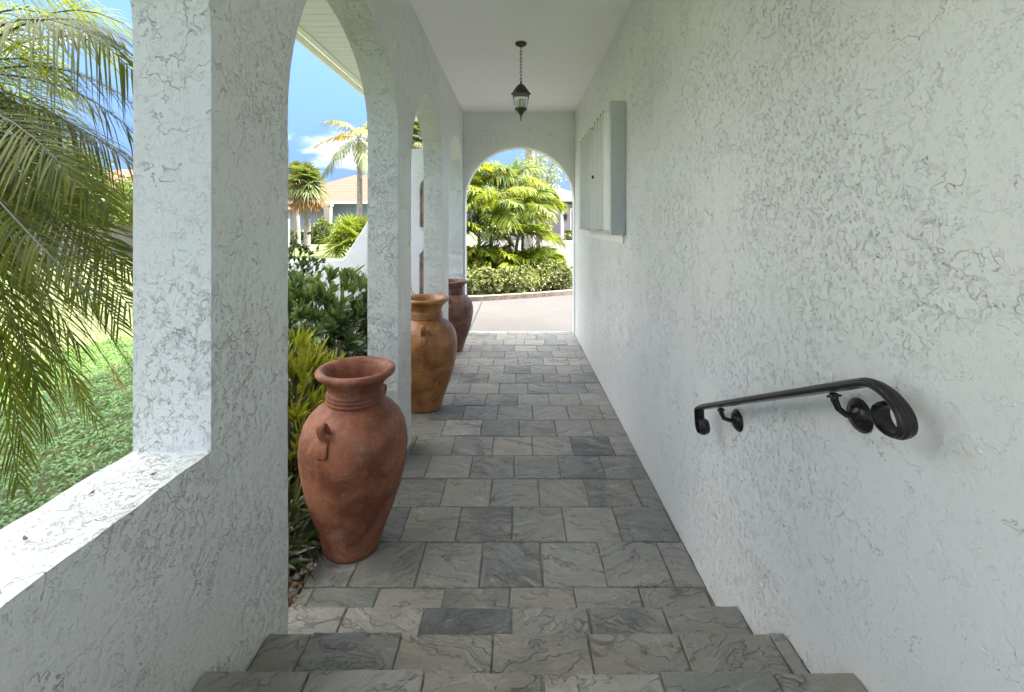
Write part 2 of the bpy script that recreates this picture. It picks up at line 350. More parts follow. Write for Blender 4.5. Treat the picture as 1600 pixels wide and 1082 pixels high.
def pavers():
    m, nt, bs, _ = mat('pavers'); pos = N(nt, 'ShaderNodeNewGeometry').outputs['Position']
    b = N(nt, 'ShaderNodeTexBrick', inp={'Scale': 1., 'Mortar Size': .012, 'Brick Width': .42, 'Row Height': .21, 'Color1': (.05, .046, .043, 1), 'Color2': (.065, .06, .056, 1), 'Mortar': (.13, .12, .11, 1)})
    L(nt, pos, b.inputs[0]); L(nt, b.outputs[0], bs.inputs['Base Color']); bs.inputs['Roughness'].default_value = .9; return m
M['pavers'] = pavers()
def roofm(name, c1, c2):
    m, nt, bs, _ = mat(name); pos = N(nt, 'ShaderNodeTexCoord').outputs['Object']
    wv = N(nt, 'ShaderNodeTexWave', wave_type='BANDS', bands_direction='Z', inp={'Scale': 1.6, 'Distortion': .4, 'Detail': 2}); L(nt, pos, wv.inputs[0])
    c = mixc(nt, noise(nt, pos, 4, 5, .7), c1, c2); c = mixc(nt, mathn(nt, 'MULTIPLY', sstep(nt, wv.outputs[1], .0, .3, True), .5), c, tuple(x * .4 for x in c1))
    L(nt, c, bs.inputs['Base Color']); bs.inputs['Roughness'].default_value = .85; bump(nt, bs, wv.outputs[1], .05); return m
M['roof_pink'] = roofm('roof_pink', (.13, .046, .028), (.17, .07, .046))
M['roof_grey'] = roofm('roof_grey', (.07, .06, .053), (.12, .10, .09))
def soffit():
    m, nt, bs, _ = mat('vinyl_soffit'); pos = N(nt, 'ShaderNodeNewGeometry').outputs['Position']
    vo = N(nt, 'ShaderNodeTexVoronoi', inp={'Scale': 95., 'Randomness': 0.}); L(nt, pos, vo.inputs[0])
    L(nt, mixc(nt, sstep(nt, vo.outputs[0], .22, .3), (.25, .25, .25), (.74, .74, .84)), bs.inputs['Base Color']); bs.inputs['Roughness'].default_value = .5; return m
M['soffit'] = soffit()

# ------------------------------------------------------------------ house shell
XL, XO, XR = -.86, -1.08, .925
ZC = H + 1.79; YE = 7.25; YE2 = 7.47
house = empty('house', (0, 0, 0)); tag(house, 'pale green grey stucco house with arched colonnade and covered slate walkway', 'house')
def archpts(y0, y1, zs_near, zs_far, ztop, n=28):
    """arch outline from (y1, spring) over the top back to (y0, spring)"""
    c = (y0 + y1) / 2; hw = (y1 - y0) / 2; o = []
    for i in range(n + 1):
        a = math.pi * i / n; y = c + hw * math.cos(a); s = math.sin(a)
        zs = zs_far if y > c else zs_near
        o.append((y + rnd.uniform(-.0015, .0015), H + zs + (ztop - zs) * s + rnd.uniform(-.0015, .0015)))
    return o
bays = [(1.706, 3.28, 1.265), (3.687, 5.246, 1.25), (5.69, 7.20, 1.24)]
out = [(-3.0, -.4), (1.706, -.4)]
for (y0, y1, zt) in bays:
    a = archpts(y0, y1, .40, .66, zt)[::-1]
    up_ = [(y0 + rnd.uniform(-.004, .004), -.4 + .06 * i) for i in range(1, 60) if -.4 + .06 * i < a[0][1] - .03]
    dn_ = [(y1 + rnd.uniform(-.004, .004), -.4 + .06 * i) for i in range(1, 60) if -.4 + .06 * i < a[-1][1] - .03][::-1]
    out += [(y0, -.4)] + up_ + a + dn_ + [(y1, -.4)]
out += [(7.236, -.4), (7.236, ZC + .1), (-3.0, ZC + .1)]
# remove duplicates in sequence
o2 = []
for p in out:
    if not o2 or (Vector(p[:2]) - Vector(o2[-1][:2])).length > .004: o2.append((p[0], p[1]))
SILL = H - .640
a1 = archpts(-.60, 1.277, .42, .52, 1.27)
hole = [(-.60, SILL)] + [(-.60, SILL + .1 * i) for i in range(1, 10)] + a1[::-1]
hole = [(-.60, SILL)] + a1[::-1] + [(1.277, SILL)] + [(p.x, p.y) for p in rand_poly([(1.277, SILL), (-.60, SILL)], .05, .0035)[1:37]]
MY = Matrix(((0, 0, 1, (XL + XO) / 2), (1, 0, 0, 0), (0, 1, 0, 0), (0, 0, 0, 1)))      # (u,v,w) -> y,z,x
arc = extruded('arcade_wall', [o2, hole], (XL - XO) / 2, MY, M['stucco_pier'], house, .017)
# end wall with the round arch
ea = []
cxe, re, sp = .040, .868, H + .355
for i in range(41):
    a = math.pi * i / 40; ea.append((cxe + re * math.cos(a) + rnd.uniform(-.001, .001), sp + re * math.sin(a)))
eo = [(XR + .0, -.4), (XR + .0, ZC + .08), (XO - .0, ZC + .08), (XO, -.4), (cxe - re, -.4)] + ea[::-1] + [(cxe + re, -.4)]
MX = Matrix(((1, 0, 0, 0), (0, 0, 1, (YE + YE2) / 2), (0, 1, 0, 0), (0, 0, 0, 1)))
extruded('end_wall', [eo], (YE2 - YE) / 2, MX, M['stucco_fine'], house, .014)
# wing wall stepping down to the low garden wall
wo = [(XO - .003, -.4), (XO - .003, H + 1.2), (-1.73, H + 1.2)] + [(-1.73 - t * 1.05 - .02 * math.sin(t * 7), H + 1.2 - 1.78 * t) for t in (.12, .25, .4, .55, .7, .85, 1.)] + [(-3.3, H - .585), (-5.2, H - .59), (-5.2, -.4)]
wing = extruded('garden_wall', [wo], .11, Matrix(((1, 0, 0, 0), (0, 0, 1, YE + .13), (0, 1, 0, 0), (0, 0, 0, 1))), M['stucco_white'], None, .014)
tag(wing, 'white stucco wing wall sloping down to a low garden wall behind the shrubs', 'garden wall')
# right wall, ceiling
mb = MB(); mb.box(XR + .006, XR + .25, -3, YE2, -.4, ZC + .1); sw = mb.build('side_wall', M['stucco_pier'], house); bevel(sw, .012)
yy = np.concatenate([np.arange(-3, .6, .06), np.arange(.6, 2.4, .0032), np.arange(2.4, 4.4, .0055), np.arange(4.4, YE + .01, .012)]); zz = np.concatenate([np.arange(-.02, .5, .012), np.arange(.5, 2.75, .0036), np.arange(2.75, ZC + .01, .007)])
gy, gz_ = np.meshgrid(yy, zz, indexing='ij'); V = np.stack([np.full(gy.size, XR), gy.ravel(), gz_.ravel()], 1); n0, n1 = gy.shape
ix = np.arange(n0 * n1).reshape(n0, n1); Fq = np.stack([ix[:-1, :-1], ix[:-1, 1:], ix[1:, 1:], ix[1:, :-1]], -1).reshape(-1, 4)
me = bpy.data.meshes.new('stucco_coat'); me.vertices.add(len(V)); me.vertices.foreach_set('co', V.astype(np.float32).ravel()); me.loops.add(Fq.size); me.loops.foreach_set('vertex_index', Fq.astype(np.int32).ravel())
me.polygons.add(len(Fq)); me.polygons.foreach_set('loop_start', np.arange(0, Fq.size, 4, dtype=np.int32)); me.polygons.foreach_set('loop_total', np.full(len(Fq), 4, dtype=np.int32)); me.polygons.foreach_set('use_smooth', np.ones(len(Fq), dtype=bool)); me.update()
sc_o = link('stucco_coat', me, M['stucco'], house)
print('coat normal', me.polygons[0].normal[:])
mb = MB(); mb.box(XO + .01, XR + .2, -1.6, YE2 + .0, ZC, ZC + .05); mb.build('ceiling', M['ceiling'], house)
# main body of the house beyond the right wall
mb = MB(); mb.box(XR + .26, 9.5, -3.2, YE2 - .01, -.4, ZC - .02); mb.build('body_wall', M['stucco_fine'], house)
# roof: slab over everything, eaves with soffit, gutter
mb = MB()
rx0, rx1, ry0, ry1 = -2.05, 10.2, -1.65, 8.0; zr = ZC + .16; rxm = 4.0; zk = zr + 1.9
mb.add([(rx0, ry0, zr), (rx1, ry0, zr), (rx1, ry1, zr), (rx0, ry1, zr), (rxm, ry0 + 2.5, zk), (rxm, ry1 - 4, zk)], [(0, 4, 5, 3), (1, 2, 5, 4), (0, 1, 4), (2, 3, 5), (0, 3, 2, 1)])
mb.build('roof', M['roof_grey'], house)
mb = MB(); y = -1.6
while y < 7.95:
    mb.box(-1.975, XO - .004 if y < YE2 else XR, y, y + .112, ZC + .012, ZC + .03); mb.box(-1.975, XO - .004 if y < YE2 else XR, y + .112, y + .12, ZC + .022, ZC + .032); y += .12
mb.build('soffit', M['soffit'], house)
mb = MB(); mb.box(-2.045, -1.978, -1.64, 8.0, ZC + .004, ZC + .04); mb.box(-2.053, -2.047, -1.64, 8.0, ZC + .02, ZC + .15); mb.build('fascia', M['white_trim'], house)
mb = MB(); mb.add([(x, yy, z) for yy in (-1.65, 8.02) for (x, z) in ((-2.056, ZC + .006), (-2.13, ZC - .004), (-2.185, ZC + .02), (-2.20, ZC + .13), (-2.185, ZC + .13), (-2.17, ZC + .03), (-2.12, ZC + .01), (-2.06, ZC + .02))],
                  [tuple(range(8)), tuple(range(15, 7, -1))] + [(i, (i + 1) % 8, (i + 1) % 8 + 8, i + 8) for i in range(8)])
mb.build('gutter', M['white_trim'], house)

# brown arched mouldings on the wing wall
def moulding(label, x0, x1, z0, z1, arched):
    pts = [(x0, z0), (x1, z0)]
    if arched:
        c = (x0 + x1) / 2; r = (x1 - x0) / 2
        pts += [(c + r * math.cos(math.pi * i / 12), z1 - r + r * math.sin(math.pi * i / 12)) for i in range(13)]
    else: pts += [(x1, z1 - .12), (x1 - .10, z1), (x0 + .10, z1), (x0, z1 - .12)]
    c = ((x0 + x1) / 2, (z0 + z1) / 2)
    def inset(k): return [(c[0] + (p[0] - c[0]) * (1 - k / ((x1 - x0) / 2)), c[1] + (p[1] - c[1]) * (1 - k / ((z1 - z0) / 2))) for p in pts]
    t = empty('wall_moulding', (c[0], YE + .01, z0)); tag(t, label, 'wall moulding')
    MM = Matrix(((1, 0, 0, -c[0]), (0, 0, 1, 0), (0, 1, 0, -z0), (0, 0, 0, 1)))
    for k, (a, b, th) in enumerate(((0, .035, .022), (.042, .07, .034))):
        extruded('frame_ring', [inset(a), inset(b)[::-1]], th, MM, M['plaque'], t, .006)
    extruded('panel', [inset(.075)], .008, MM, M['stucco_white'], t, .002)
moulding('tall round topped brown moulding on the white wing wall', -1.555, -1.17, 1.72, 2.53, True)
moulding('lower brown moulding with clipped corners on the white wing wall', -1.56, -1.17, .55, 1.40, False)

# ------------------------------------------------------------------ floor and steps
def tilemesh(name, tiles, parent=None):
    """tiles: list of (x0,x1,y0,y1,z). chamfered, slightly tilted, one random colour each"""
    vs = []; fs = []; col = []
    for (x0, x1, y0, y1, z) in tiles:
        th = .022; b = .004; jx = lambda: rnd.uniform(-.0022, .0022)
        x0 += rnd.uniform(-.001, .002); x1 -= rnd.uniform(-.001, .003); y0 += rnd.uniform(-.001, .002); y1 -= rnd.uniform(-.001, .002)
        z0 = z + rnd.uniform(-.003, .003); tx = rnd.uniform(-.006, .006); ty = rnd.uniform(-.004, .004)
        cx, cy = (x0 + x1) / 2, (y0 + y1) / 2
        ring = []
        for (ax, ay, bx, by) in ((x0, y0, x1, y0), (x1, y0, x1, y1), (x1, y1, x0, y1), (x0, y1, x0, y0)):
            for k in range(6):
                t = k / 6; px = ax + (bx - ax) * t; py = ay + (by - ay) * t
                if k: px += jx(); py += jx()
                ring.append((px, py))
        n = len(ring); base = len(vs)
        zz = lambda p: z0 + (p[0] - cx) * tx + (p[1] - cy) * ty
        for p in ring: vs.append((p[0], p[1], z - th))
        for p in ring: vs.append((p[0], p[1], zz(p) - b * .8))
        for p in ring:
            d = Vector((cx - p[0], cy - p[1])); q = (p[0] + (b if d.x > 0 else -b) * (1 if abs(d.x) > .6 * (x1 - x0) / 2 else 0), p[1] + (b if d.y > 0 else -b) * (1 if abs(d.y) > .6 * (y1 - y0) / 2 else 0)); vs.append((q[0], q[1], zz(q) + rnd.uniform(-.0006, .0006)))
        r = (rnd.random(), rnd.random(), rnd.random()); col += [r] * (3 * n)
        for l in (0, 1): fs += [(base + l * n + i, base + l * n + (i + 1) % n, base + (l + 1) * n + (i + 1) % n, base + (l + 1) * n + i) for i in range(n)]
        fs.append(tuple(base + 2 * n + i for i in range(n)))
    me = bpy.data.meshes.new(name); me.from_pydata(vs, [], fs)
    a = me.attributes.new('tile', 'FLOAT_COLOR', 'POINT'); a.data.foreach_set('color', np.array([(c[0], c[1], c[2], 1.) for c in col], dtype=np.float32).ravel())
    return link(name, me, M['slate'], parent)
T = .3155; G = .0035
tiles = []
k = -2; XF0, XF1 = -1.045, XR - .003
while True:
    y0 = 2.2125 + T * k; y1 = y0 + T
    if y0 > YE2: break
    y1 = min(y1, YE2 + .0); y0c = max(y0, 1.90)
    if y1 - y0c > .03:
        off = (-.184 if k % 2 == 0 else -.018) + rnd.uniform(-.02, .02)
        x = off - T * 5
        while x < XF1:
            wd = T * rnd.choice([1, 1, 1, 1, .97, 1.04]); a, b = max(x, XF0), min(x + wd, XF1)
            if b - a > .03: tiles.append((a + G, b - G, y0c + G, y1 - G, 0))
            x += wd
    k += 1
t = tilemesh('walkway', tiles); tag(t, kind='structure')
mb = MB(); mb.box(XF0 + .002, XR + .1, 1.88, YE2 - .003, -.3, -.005); g = mb.build('walkway_base', M['grout']); tag(g, kind='structure')
st = []; nos = [(1.896, .174), (1.565, .36), (1.247, .542), (.93, .72), (.61, .90), (.0, .90)]
mb = MB()
for i, (yn, z) in enumerate(nos):
    if i == 5: break
    yb = nos[i + 1][0]
    xl = XL + .003
    if i == 0: xl = XF0
    x = -1.06 + rnd.uniform(0, .2) + (0 if i % 2 else -.15)
    while x < XF1:
        wd = T * rnd.choice([1.0, 1.02, 1.15, .98]); a, b = max(x, xl), min(x + wd, XF1)
        if b - a > .03:
            yn2 = yn + rnd.uniform(-.004, .004)
            st.append((a + G * .7, b - G * .7, yb + (.012 if i == 0 and a < XL else .003), yn2, z))
        x += wd
    if i == 0: mb.box(XL + .002, XR + .1, -3, yn - .02, -.3, z - .006); mb.box(XF0, XL + .0015, 1.72, yn - .02, -.3, z - .006)
    else: mb.box(XL + .002 + .001 * i, XR + .1 - .001 * i, -3 + .01 * i, yn - .02, nos[i - 1][1] - .01, z - .006)
t = tilemesh('steps', st); tag(t, kind='structure')
g = mb.build('steps_base', M['grout']); tag(g, kind='structure')

# ------------------------------------------------------------------ ground
def sheet(name, pts, z, m, kind='structure'):
    me = bpy.data.meshes.new(name); me.from_pydata([(p[0], p[1], z) for p in pts], [], [tuple(range(len(pts)))]); o = link(name, me, m); tag(o, kind=kind); return o
sheet('lawn', [(-600, -60), (600, -60), (600, 900), (-600, 900)], -.07, M['lawn'])
sheet('planting_bed', [(-2.75, .2), (XF0, .2), (XF0, 7.2), (-4.9, 7.2), (-4.6, 6), (-2.9, 3.4)], -.045, M['soil'])
sheet('driveway', [(-2.6, YE2 - .01), (14, YE2 - .01), (14, 16.5), (-2.6, 16.5)], -.02, M['concrete'])
sheet('paved_drive', [(-2.6, 16.5), (30, 16.5), (40, 90), (-6, 90)], -.026, M['pavers'])
sheet('path', [(-40, 60), (-8, 60), (-8, 61.5), (-40, 61.5)], -.05, M['concrete'])
# expansion joint
a, b = P(753, 471, 10.38), P(738, 505, 8.1)
mb = MB(); d = Vector((b.x - a.x, b.y - a.y)).normalized(); nn = Vector((-d.y, d.x)) * .012
for i in range(9):
    p = Vector((a.x, a.y)).lerp(Vector((b.x, b.y)) + d * .5, i / 8); mb.v += [(p.x - nn.x + rnd.uniform(-.004, .004), p.y - nn.y, -.016), (p.x + nn.x, p.y + nn.y, -.016)]
mb.f = [(2 * i, 2 * i + 1, 2 * i + 3, 2 * i + 2) for i in range(8)]; mb.sm = [False] * 8
tag(mb.build('driveway_joint', M['dark']), kind='structure')
# kerbed island
kp = [(-4.2, 12.2), (-2.6, 10.75), (-1.6, 10.55), (-.9, 10.62), (0, 10.95), (.8, 11.3), (1.6, 11.75), (2.3, 12.5), (2.4, 13.4), (1.8, 14.6), (.8, 15.6), (-2, 16), (-4.2, 15)]
def smooth(pts, n=4):
    o = []; m = len(pts)
    for i in range(m):
        p0, p1, p2, p3 = [Vector(pts[(i + j) % m]) for j in (-1, 0, 1, 2)]
        for k in range(n):
            t = k / n; o.append(.5 * ((2 * p1) + (p2 - p0) * t + (2 * p0 - 5 * p1 + 4 * p2 - p3) * t * t + (3 * p1 - p0 - 3 * p2 + p3) * t ** 3))
    return o
ks = smooth(kp); sheet('island_bed', [(p.x, p.y) for p in ks], -.004, M['soil'])
mb = MB(); n = len(ks); cs = [(0, -.03), (0, .085), (.02, .10), (.11, .10), (.13, .085), (.13, -.03)]
for i, p in enumerate(ks):
    t = (ks[(i + 1) % n] - ks[i - 1]).normalized(); q = Vector((t.y, -t.x))
    for (u, v) in cs: mb.v.append((p.x + q.x * (u - .02) + rnd.uniform(-.006, .006), p.y + q.y * (u - .02), v + rnd.uniform(-.004, .004)))
m_ = len(cs); mb.f = [(i * m_ + k, ((i + 1) % n) * m_ + k, ((i + 1) % n) * m_ + k + 1, i * m_ + k + 1) for i in range(n) for k in range(m_ - 1)]; mb.sm = [False] * len(mb.f)
tag(mb.build('kerb', M['kerb']), kind='structure')

# ------------------------------------------------------------------ foliage tools (numpy batches)
def nz(a): return a / np.maximum(np.linalg.norm(a, axis=-1, keepdims=True), 1e-9)
class LB:
    """leaf batch: many leaves in one mesh"""
    def __init__(s): s.V = []; s.F = []; s.n = 0
    def leaves(s, base, d, up, ln, wd, droop=0., st=((0, .25), (.3, 1.), (.7, .8), (1., .02)), fold=.0, curl=0.):
        base = np.atleast_2d(np.asarray(base, float)); k = len(base); d = nz(np.broadcast_to(np.asarray(d, float), (k, 3))); up = np.broadcast_to(np.asarray(up, float), (k, 3))
        ln = np.broadcast_to(np.asarray(ln, float), (k,))[:, None]; wd = np.broadcast_to(np.asarray(wd, float), (k,))[:, None]; droop = np.broadcast_to(np.asarray(droop, float), (k,))[:, None]
        side = nz(np.cross(d, up)); nrm = nz(np.cross(side, d)); rows = []
        three = fold != 0
        for (t, ww) in st:
            c = base + d * ln * t + np.array([0, 0, -1.]) * ln * droop * t * t + nrm * ln * curl * t * (1 - t)
            if three: rows += [c - side * wd * ww / 2 + nrm * wd * ww * fold, c, c + side * wd * ww / 2 + nrm * wd * ww * fold]
            else: rows += [c - side * wd * ww / 2, c + side * wd * ww / 2]
        q = 3 if three else 2; m = len(st); V = np.stack(rows, 1)
        F = []
        for i in range(m - 1):
            for j in range(q - 1): F.append((i * q + j, i * q + j + 1, (i + 1) * q + j + 1, (i + 1) * q + j))
        F = np.array(F)[None] + (np.arange(k) * m * q)[:, None, None] + s.n
        s.V.append(V.reshape(-1, 3)); s.F.append(F.reshape(-1, 4)); s.n += k * m * q
    def build(s, name, m, parent=None, origin=None):
        V = np.concatenate(s.V); F = np.concatenate(s.F)
        if origin is not None: V = V - np.array(origin)
        me = bpy.data.meshes.new(name); me.vertices.add(len(V)); me.vertices.foreach_set('co', V.astype(np.float32).ravel())
        me.loops.add(F.size); me.loops.foreach_set('vertex_index', F.astype(np.int32).ravel()); me.polygons.add(len(F))
        me.polygons.foreach_set('loop_start', np.arange(0, F.size, 4, dtype=np.int32)); me.polygons.foreach_set('loop_total', np.full(len(F), 4, dtype=np.int32))
        me.polygons.foreach_set('use_smooth', np.ones(len(F), dtype=bool)); me.update(); me.validate()
        return link(name, me, m, parent)
def bez(p0, p1, p2, t):
    t = np.asarray(t)[:, None]; return (1 - t) ** 2 * p0 + 2 * (1 - t) * t * p1 + t * t * p2
def frond(lb, rb, p0, p1, p2, n=45, ll=.42, lw=.018, droop=.35, a0=62, a1=28, start=.12, r0=.011, vee=.15, jit=.08, st=((0, .45), (.25, 1.), (.65, .8), (1., .03)), twist=0.):
    """pinnate palm frond along a quadratic curve; leaflets to lb, rachis to rb"""
    p0, p1, p2 = (np.array(p, float) for p in (p0, p1, p2))
    t = np.linspace(start, .985, n); c = bez(p0, p1, p2, t); tg = nz(2 * (1 - t[:, None]) * (p1 - p0) + 2 * t[:, None] * (p2 - p1))
    up = np.array([0, 0, 1.]); side = nz(np.cross(tg, up)); nrm = nz(np.cross(side, tg))
    if twist:
        ct, s_ = math.cos(twist), math.sin(twist); side, nrm = side * ct + nrm * s_, nrm * ct - side * s_
    u = (t - start) / (1 - start); L_ = ll * (.45 + 1.1 * np.sin(np.pi * np.clip(u * .8 + .14, 0, 1)) ** .8) / 1.5; L_ *= 1 - .45 * u ** 3
    ang = np.radians(a0 + (a1 - a0) * u)
    for s in (-1, 1):
        k = n; aj = ang + rng.normal(0, jit, k)
        d = tg * np.cos(aj)[:, None] + side * s * np.sin(aj)[:, None] + nrm * (vee + rng.normal(0, .08, k))[:, None]
        lb.leaves(c + tg * rng.uniform(-.01, .01, k)[:, None], d, nrm + rng.normal(0, .12, (k, 3)), L_ * rng.uniform(.85, 1.1, k), lw * rng.uniform(.75, 1.15, k), droop * rng.uniform(.6, 1.4, k), st)
    if rb is not None:
        tt = np.linspace(0, 1, 9); cc = bez(p0, p1, p2, tt); rb.tube([tuple(x) for x in cc], [r0 * (1 - .82 * x) for x in tt], 5, False)
def fan(lb, base, d, up, r, n=34, spread=150, w=.05, droop=.25, fold=.25):
    """fan leaf: segments radiating from the end of the petiole"""
    d = nz(np.array(d, float)); up = nz(np.array(up, float)); side = nz(np.cross(d, up)); nrm = np.cross(side, d)
    a = np.radians(np.linspace(-spread, spread, n)) + rng.normal(0, .03, n)
    dd = d * np.cos(a)[:, None] + side * np.sin(a)[:, None] + nrm * (.12 + .1 * np.cos(2 * a))[:, None]
    rr = r * (.72 + .28 * np.cos(a * .6)) * rng.uniform(.88, 1.06, n)
    lb.leaves(np.repeat(np.array(base, float)[None], n, 0), dd, nrm + rng.normal(0, .15, (n, 3)), rr, w, droop * rng.uniform(.5, 1.6, n), ((0, .12), (.45, 1.), (.75, .5), (1., .02)), fold)

def shrub(name, label, cat, c, rad, tips, leaf, wid, m, leaves_per=8, group=None, parts=True, spread=.9, droop=.15, fold=.12, low=None, lowfrac=.45, stemm='stem', st=None, flat=.0, upb=.5):
    """c = centre of the ground point, rad = (rx, ry, height)"""
    root = empty(name, c); tag(root, label, cat, group)
    lb = LB(); lo = LB(); mb = MB()
    for i in range(tips):
        v = rng.normal(0, 1, 3); v /= np.linalg.norm(v); rr = rng.uniform(.5, 1.02) ** .6
        lump = 1 + .16 * math.sin(v[0] * 5 + c[0] * 3) * math.cos(v[1] * 6 + c[1]) + .08 * math.sin(v[2] * 9)
        p = np.array([v[0] * rad[0] * rr * lump, v[1] * rad[1] * rr * lump, rad[2] * (.5 + .5 * v[2] * rr * lump)])
        if p[2] < .04: p[2] = .04 + rng.uniform(0, .1)
        od = nz(np.array([v[0], v[1], v[2] + upb]) + rng.normal(0, .25, 3))
        k = leaves_per + int(rng.integers(-2, 3)); a = np.linspace(0, 2 * np.pi, k, endpoint=False) + rng.uniform(0, 6); e1 = nz(np.cross(od, [.3, .2, .9])); e2 = np.cross(od, e1)
        sp_ = rng.uniform(.35, 1., k) * spread
        dd = od[None] + (e1[None] * np.cos(a)[:, None] + e2[None] * np.sin(a)[:, None]) * sp_[:, None]
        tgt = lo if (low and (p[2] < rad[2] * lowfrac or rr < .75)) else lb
        kw = {'st': st} if st else {}
        tgt.leaves(np.repeat(p[None], k, 0) - od * rng.uniform(0, .05, (k, 1)), dd, np.repeat(od[None], k, 0) + rng.normal(0, .2, (k, 3)), leaf * rng.uniform(.65, 1.15, k), wid * rng.uniform(.7, 1.15, k), droop * rng.uniform(.3, 1.6, k), fold=fold, **kw)
        if i % max(1, tips // 60) == 0:
            b = (p[0] * .15, p[1] * .15, 0); mid = (p[0] * .6, p[1] * .6, p[2] * .5); mb.tube([b, mid, tuple(p)], [.008, .006, .003], 5, False)
    lb.build('foliage', m, root)
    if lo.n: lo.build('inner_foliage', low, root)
    mb.build('stems', M[stemm], root)
    return root

# ------------------------------------------------------------------ near palm, left of the first opening
pc = np.array([-3.35, 2.55, 2.45])
palm = empty('palm_tree', (pc[0], pc[1], -.07)); tag(palm, 'big arching feather palm with green and yellow fronds hanging outside the first opening', 'palm tree')
org = (pc[0], pc[1], -.07)
mb = MB(); zs = np.linspace(0, 2.5, 26); mb.tube([(.03 * math.sin(z * 2), .03 * math.cos(z * 1.7), z) for z in zs], [.10 + .012 * (i % 2) for i in range(26)], 12); mb.build('trunk', M['bark'], palm)
def q(px, py, Y): return np.array(P(px, py, Y))
lbs = {'palm_near': LB(), 'palm_yellow': LB(), 'palm_dead': LB()}; rb = MB()
FR = [  # (mid control px,py,Y) (end px,py,Y) material, leaflets, length, droop
    ((10, 255, 2.4), (215, 492, 2.25), 'palm_near', 66, .46, .25), ((-20, 290, 2.1), (125, 545, 2.0), 'palm_near', 60, .46, .3),
    ((60, 120, 2.6), (232, 280, 2.6), 'palm_near', 62, .46, .75), ((40, -90, 2.3), (215, 120, 2.3), 'palm_near', 64, .5, .8),
    ((30, 10, 3.0), (160, 190, 3.0), 'palm_yellow', 52, .40, .5), ((-20, -10, 2.9), (110, 130, 3.0), 'palm_yellow', 52, .40, .4),
    ((-30, 330, 2.3), (40, 715, 2.25), 'palm_near', 58, .42, .5), ((30, 330, 2.7), (100, 640, 2.6), 'palm_yellow', 56, .42, .5),
    ((60, 350, 2.9), (215, 590, 2.9), 'palm_near', 58, .42, .3), ((60, 40, 2.8), (225, 175, 2.9), 'palm_near', 56, .44, .5),
    ((20, 200, 3.1), (200, 400, 3.2), 'palm_near', 60, .48, .3), ((-60, 300, 3.0), (20, 600, 3.0), 'palm_near', 52, .4, .5),
    ((0, 120, 2.2), (120, 290, 2.1), 'palm_near', 52, .42, .35), ((80, -60, 3.1), (225, 60, 3.2), 'palm_near', 56, .46, .7),
    ((60, 400, 3.2), (190, 600, 3.3), 'palm_dead', 34, .30, .9), ((-40, 60, 2.5), (60, 230, 2.4), 'palm_near', 50, .4, .4),
    ((-300, -100, 2.6), (-420, 150, 2.6), 'palm_near', 46, .4, .5), ((-280, 0, 3.6), (-330, 260, 4.0), 'palm_near', 46, .4, .5),
    ((30, 420, 2.4), (75, 690, 2.4), 'palm_near', 50, .36, .7), ((40, 250, 2.9), (190, 520, 2.8), 'palm_near', 60, .42, .3),
]
FR += [((90, 230, 3.3), (225, 350, 3.4), 'palm_near', 56, .42, .5), ((-10, 180, 2.7), (90, 420, 2.6), 'palm_near', 56, .42, .3), ((50, 480, 3.2), (150, 660, 3.1), 'palm_near', 44, .36, .5),
       ((10, 60, 3.4), (140, 240, 3.5), 'palm_near', 54, .46, .4), ((20, -120, 3.2), (150, 40, 3.3), 'palm_near', 54, .5, .6), ((0, 430, 2.2), (60, 600, 2.15), 'palm_near', 46, .36, .4), ((-10, 500, 2.7), (30, 760, 2.6), 'palm_near', 46, .34, .7),
       ((60, 180, 2.2), (170, 330, 2.15), 'palm_near', 50, .38, .4)]
FR += [((0, -60, 2.8), (120, 60, 2.8), 'palm_near', 54, .44, .6), ((20, 100, 2.5), (160, 240, 2.5), 'palm_near', 54, .42, .5), ((-20, 140, 2.3), (70, 330, 2.25), 'palm_near', 50, .40, .4), ((100, -20, 3.4), (235, 130, 3.5), 'palm_near', 54, .48, .5),
       ((80, 300, 2.5), (212, 430, 2.45), 'palm_near', 60, .42, .3), ((30, 360, 2.0), (150, 470, 1.95), 'palm_near', 52, .36, .4), ((90, 60, 2.4), (228, 230, 2.4), 'palm_near', 56, .44, .6),
       ((40, -40, 2.6), (190, 60, 2.7), 'palm_near', 56, .46, .6), ((-30, 60, 3.2), (80, 300, 3.2), 'palm_yellow', 50, .44, .3), ((50, 450, 2.7), (130, 620, 2.65), 'palm_yellow', 46, .38, .5), ((70, 150, 3.0), (215, 330, 3.1), 'palm_near', 58, .46, .4),
       ((-10, 400, 2.1), (20, 640, 2.1), 'palm_near', 46, .36, .5), ((100, 330, 3.4), (235, 500, 3.4), 'palm_yellow', 52, .42, .3)]
for (m1, e1, mk, n, ll, dr) in FR:
    p0 = pc + rng.normal(0, .05, 3); frond(lbs[mk], rb, p0, q(*m1), q(*e1), int(n * .95), ll * .92, .0098, dr, 58, 26, .1, .010, jit=.05, twist=rng.uniform(-.7, .7))
for k, lb in lbs.items(): lb.build('fronds' if k == 'palm_near' else ('yellow_fronds' if k == 'palm_yellow' else 'dead_frond'), M[k], palm, org)
r_ = rb.build('leaf_stalks', M['darkstem'], palm); r_.data.transform(Matrix.Translation((-org[0], -org[1], -org[2])))

